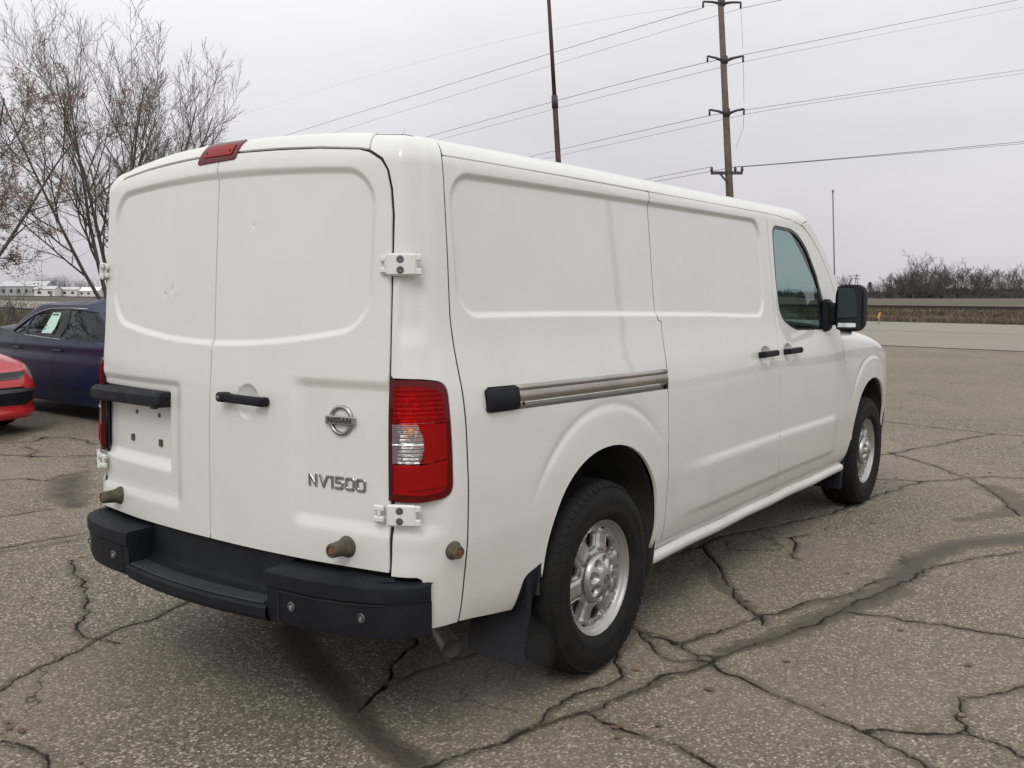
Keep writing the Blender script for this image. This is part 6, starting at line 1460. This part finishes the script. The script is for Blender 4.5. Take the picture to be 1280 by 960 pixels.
    b = MB(); b.box((0, 0, .26), (2*L*.86, B*1.5, .12)); b.build('underbody', M['dark'], root)
    # wheels
    for cx in (spec['ra'], spec['fa']):
        for s_ in (-1, 1):
            w_ = empty('wheel'); w_.parent = root; Mx = Matrix.Translation((cx, s_*(B-.045), .315)) @ Matrix.Rotation(R_(-90)*s_, 4, 'X')
            b = MB(); b.smooth = True; b.lathe([(.20, -.19), (.25, -.20), (.305, -.18), (.315, -.14), (.315, -.06), (.303, -.02), (.27, 0), (.225, -.004), (.205, -.015)], Mx, 36); b.build('tyre', M['rubber'], w_, auto=45)
            b = MB(); b.smooth = True; b.lathe([(.208, -.012), (.20, -.025), (.17, -.05), (.06, -.03), (.0005, -.025)], Mx, 36); b.build('rim', M['steel_dirty'], w_)
            for k in range(7): Bk = Mx @ Matrix.Rotation(2*math.pi*k/7, 4, 'Z') @ Matrix.Translation((.115, 0, -.024)); b = MB(); b.box(Bk.translation, (.17, .038, .02), Bk.to_3x3().to_4x4(), .008); b.build('spoke', M['rim'], w_)
            G = [[(cx+.35*math.cos(t), s_*yy, .31+.35*math.sin(t)) for t in np.linspace(-.4, math.pi+.4, 18)] for yy in (B-.32, B-.05)]; gridmesh('wheel_housing', G, M['dark'], root)
            b = MB(); b.box((cx, s_*(B-.33), .38), (.74, .02, .5)); b.build('housing_wall', M['dark'], root)
    return dict(bodyR=bodyR, bodyL=bodyL, s_x=s_x, S=S, X=X, Y=Y, gh=gh, u_of=u_of)
def frame_on(fn, u, h, flip=False):
    e = .004; P = fn(np.array([u]), np.array([h]))[0]; a = fn(np.array([u+e]), np.array([h]))[0]-fn(np.array([u-e]), np.array([h]))[0]; a /= np.linalg.norm(a)
    b = fn(np.array([u]), np.array([h+e]))[0]-fn(np.array([u]), np.array([h-e]))[0]; b /= np.linalg.norm(b); n = np.cross(a, b); 
    if flip: a = -a; n = -n
    n /= np.linalg.norm(n); b = np.cross(n, a)
    return Matrix(((a[0], b[0], n[0], P[0]), (a[1], b[1], n[1], P[1]), (a[2], b[2], n[2], P[2]), (0, 0, 0, 1)))
# dark blue saloon, nose away to the right behind the van
pB = at(70, 424, 11.25); hd = R_(-93); left = np.array([-math.sin(hd), math.cos(hd)])
rootp = pB[:2]+left*.84
blue = empty('parked_car', (rootp[0], rootp[1], 0), hd); tag(blue, 'dark blue saloon car with a green price sheet in its window', 'car')
def f_blue(s, z, Q):
    x = Q[:, 0]; f = -.012*smooth01(.86, .82, z)*smooth01(.70, .80, z)+.010*smooth01(.80, .86, z)-.02*smooth01(.42, .30, z)
    return f
blue_spec = dict(L=2.36, B=.91, belt=.945, nose=[(.15, .965), (.35, .995), (.6, 1.0), (.8, .985), (.95, .95), (1.1, .93)], side=[(.15, .93), (.3, .975), (.55, 1.0), (.75, .995), (.87, .975), (.95, .945), (1.1, .90)],
    top=[(-2.4, 1.04), (-1.7, 1.05), (-1.1, 1.00), (-.3, .965), (.9, .935), (1.5, .88), (2.1, .76), (2.36, .66)], crown=.075, ra=-1.42, fa=1.36, feat=f_blue,
    green=dict(front=[(.85, 1.28), (.95, 1.18), (1.20, .72), (1.36, .38)], rear=[(.85, -1.88), (.98, -1.74), (1.2, -1.35), (1.36, -1.02)], width=[(.85, .875), (.96, .845), (1.15, .765), (1.30, .690), (1.36, .635)], roof=1.36, rc=.060,
        windows=[[(.085, .965), (.98, .945), (.70, 1.17), (.50, 1.275), (.30, 1.302), (.075, 1.307)], [(-.80, .995), (-.06, .970), (-.07, 1.308), (-.40, 1.298), (-.60, 1.268), (-.80, 1.213)], [(-1.24, 1.008), (-.845, .997), (-.845, 1.198), (-1.0, 1.132)]],
        trim=[[(-1.30, 1.0), (-1.04, 1.128), (-.80, 1.232), (-.60, 1.287), (-.38, 1.316), (0, 1.324), (.30, 1.318), (.52, 1.288), (.72, 1.185), (1.0, .945)], [(-1.30, .998), (-.8, .985), (0, .958), (1.0, .934)]],
        pillars=[[(-.075, .965), (.08, .962), (.07, 1.312), (-.08, 1.312)]]))
bi = parked_car(blue, M['blue'], blue_spec)
for fn, fl_ in ((bi['bodyR'], True), (bi['bodyL'], False)):
    for xx in (.03, -1.04, 1.08): panel('door_seam', fn, [(bi['s_x'](xx)-.003, .30), (bi['s_x'](xx)+.003, .30), (bi['s_x'](xx)+.003, .95), (bi['s_x'](xx)-.003, .95)], M['dark'], blue, step=.08, off=.0025+(0), flange=0, flip=fl_, feat=f_blue)
for hx in (-.95, .16):
    for fn, fl_ in ((bi['bodyR'], True), (bi['bodyL'], False)):
        F_ = frame_on(fn, bi['s_x'](hx), .825, fl_); b = MB(); b.box(F_ @ Vector((0, 0, .012)), (.20, .026, .022), F_.to_3x3().to_4x4(), .009); b.build('door_handle', M['blue'], blue)
# the price sheet stuck inside the rear door glass
gR = lambda u, h: bi['gh'](u, h, -1)
sh = [(bi['u_of'](-.43, 1.02), 1.02), (bi['u_of'](-.17, 1.02), 1.02), (bi['u_of'](-.12, 1.27), 1.27), (bi['u_of'](-.33, 1.27), 1.27)]
mpaper = simple('pale_green_paper', (.50, .72, .64), .7, nscale=3, namt=.04); mink = simple('grey_print', (.10, .13, .14), .7)
panel('price_sheet', gR, sh, mpaper, blue, step=.06, off=-.006, flange=0, flip=True)
panel('sheet_header', gR, [(bi['u_of'](-.315, 1.235), 1.235), (bi['u_of'](-.165, 1.235), 1.235), (bi['u_of'](-.155, 1.257), 1.257), (bi['u_of'](-.305, 1.257), 1.257)], mink, blue, step=.06, off=-.003, flange=0, flip=True)
for a, z_ in ((-.375, 1.10), (-.385, 1.06)):
    panel('sheet_print', gR, [(bi['u_of'](a, z_), z_), (bi['u_of'](a+.03, z_), z_), (bi['u_of'](a+.03, z_+.025), z_+.025), (bi['u_of'](a, z_+.025), z_+.025)], mink, blue, step=.06, off=-.003, flange=0, flip=True)
# red compact, nose towards the camera
pC = at(50, 505, 10.5); hd = R_(-82); fw_ = np.array([math.cos(hd), math.sin(hd)]); left = np.array([-math.sin(hd), math.cos(hd)])
ctr = pC[:2]-left*.79+fw_*.24; rp_ = ctr-fw_*2.16
red = empty('parked_car', (rp_[0], rp_[1], 0), hd); tag(red, 'bright red compact car at the left edge, showing one front corner and headlamp', 'car')
def f_red(s, z, Q):
    y = np.abs(Q[:, 1]); fr = smooth01(1.6, 1.9, Q[:, 0])
    f = fr*(.030*smooth01(.30, .24, z)+.014*np.exp(-((z-.50)/.05)**2)*smooth01(.3, .6, y)-.016*np.exp(-((z-.385)/.035)**2)*smooth01(.60, .68, y))
    return f-.018*smooth01(.44, .32, z)*(1-fr)
red_spec = dict(L=2.18, B=.86, belt=.92, nose=[(.15, .955), (.22, .985), (.30, .99), (.45, 1.0), (.55, .99), (.68, .955), (.80, .90), (1.1, .84)], side=[(.15, .94), (.3, .98), (.5, 1.0), (.7, .99), (.85, .96), (.95, .93), (1.1, .9)],
    top=[(-2.2, 1.02), (-1.5, 1.02), (-.9, .97), (.9, .88), (1.3, .82), (1.8, .745), (2.05, .70), (2.18, .66)], crown=.055, ra=-1.35, fa=1.30, feat=f_red,
    green=dict(front=[(.85, 1.20), (.95, 1.10), (1.20, .66), (1.40, .30)], rear=[(.85, -1.95), (.98, -1.85), (1.2, -1.60), (1.40, -1.3)], width=[(.85, .83), (.96, .80), (1.15, .73), (1.34, .65), (1.40, .60)], roof=1.40, rc=.08,
        windows=[[(.085, .96), (.90, .935), (.62, 1.17), (.44, 1.29), (.26, 1.33), (.075, 1.335)], [(-.90, .98), (-.06, .965), (-.07, 1.335), (-.50, 1.32), (-.80, 1.27)]]))
ri = parked_car(red, M['red'], red_spec)
Yr = ri['Y'][:401]; Sr = ri['S'][:401]
def s_y(y): return float(np.interp(y/ .995, Yr, Sr))
for fn, fl_ in ((ri['bodyL'], False), (ri['bodyR'], True)):
    def P_(name, pts, mat, off=.006, r=0.0, step=.03): return panel(name, fn, roundpoly([(s_y(y), z, r) for y, z in pts], seg=4), mat, red, step=step, off=off, flange=.012, flip=fl_)
    P_('upper_grille', [(0.0, .60), (.40, .605), (.53, .645), (.50, .668), (0, .66)], M['black_gloss'], r=.008)
    P_('grille_edge', [(0.0, .590), (.41, .594), (.55, .640), (.56, .650), (.53, .645), (.40, .605), (0, .60)], M['bolt'], .010)
    P_('lower_intake', [(0.0, .33), (.50, .315), (.575, .36), (.615, .49), (.57, .508), (0, .515)], M['black_plastic'], r=.015)
    P_('intake_lip', [(0.0, .45), (.58, .455), (.595, .485), (0, .492)], M['bolt'], .012)
    P_('fog_recess', [(.655, .335), (.77, .345), (.80, .40), (.665, .385)], M['black_plastic'], r=.012)
    P_('headlight', [(.575, .655), (.60, .585), (.625, .560), (.655, .60), (.680, .66), (.655, .725), (.585, .722)], M['lamp_head'], .010, r=.02)
    P_('headlight_bowl', [(.585, .655), (.605, .595), (.625, .575), (.645, .60), (.670, .66), (.650, .715), (.592, .712)], M['reflector'], .002, r=.01)
# faint warm vapour drifting from the exhaust
mv = bpy.data.materials.new('exhaust_vapour'); mv.use_nodes = True; t = mv.node_tree; t.nodes.clear(); o_ = t.nodes.new('ShaderNodeOutputMaterial'); pv = t.nodes.new('ShaderNodeVolumePrincipled'); pv.inputs['Color'].default_value = (.85, .85, .86, 1); pv.inputs['Density'].default_value = .20; t.links.new(pv.outputs[0], o_.inputs['Volume'])
b = MB(); b.smooth = True; b.lathe([(.001, -.30), (.09, -.26), (.15, -.14), (.17, 0), (.14, .14), (.08, .22), (.001, .25)], Matrix.Translation((-.62, -.90, .24)) @ Matrix.Rotation(R_(90), 4, 'Y') @ Matrix.Rotation(R_(20), 4, 'X'), 20)
tag(b.build('exhaust_vapour', mv), 'faint grey exhaust vapour drifting by the rear wheel', 'vapour', kind='stuff')
bpy.context.view_layer.update()
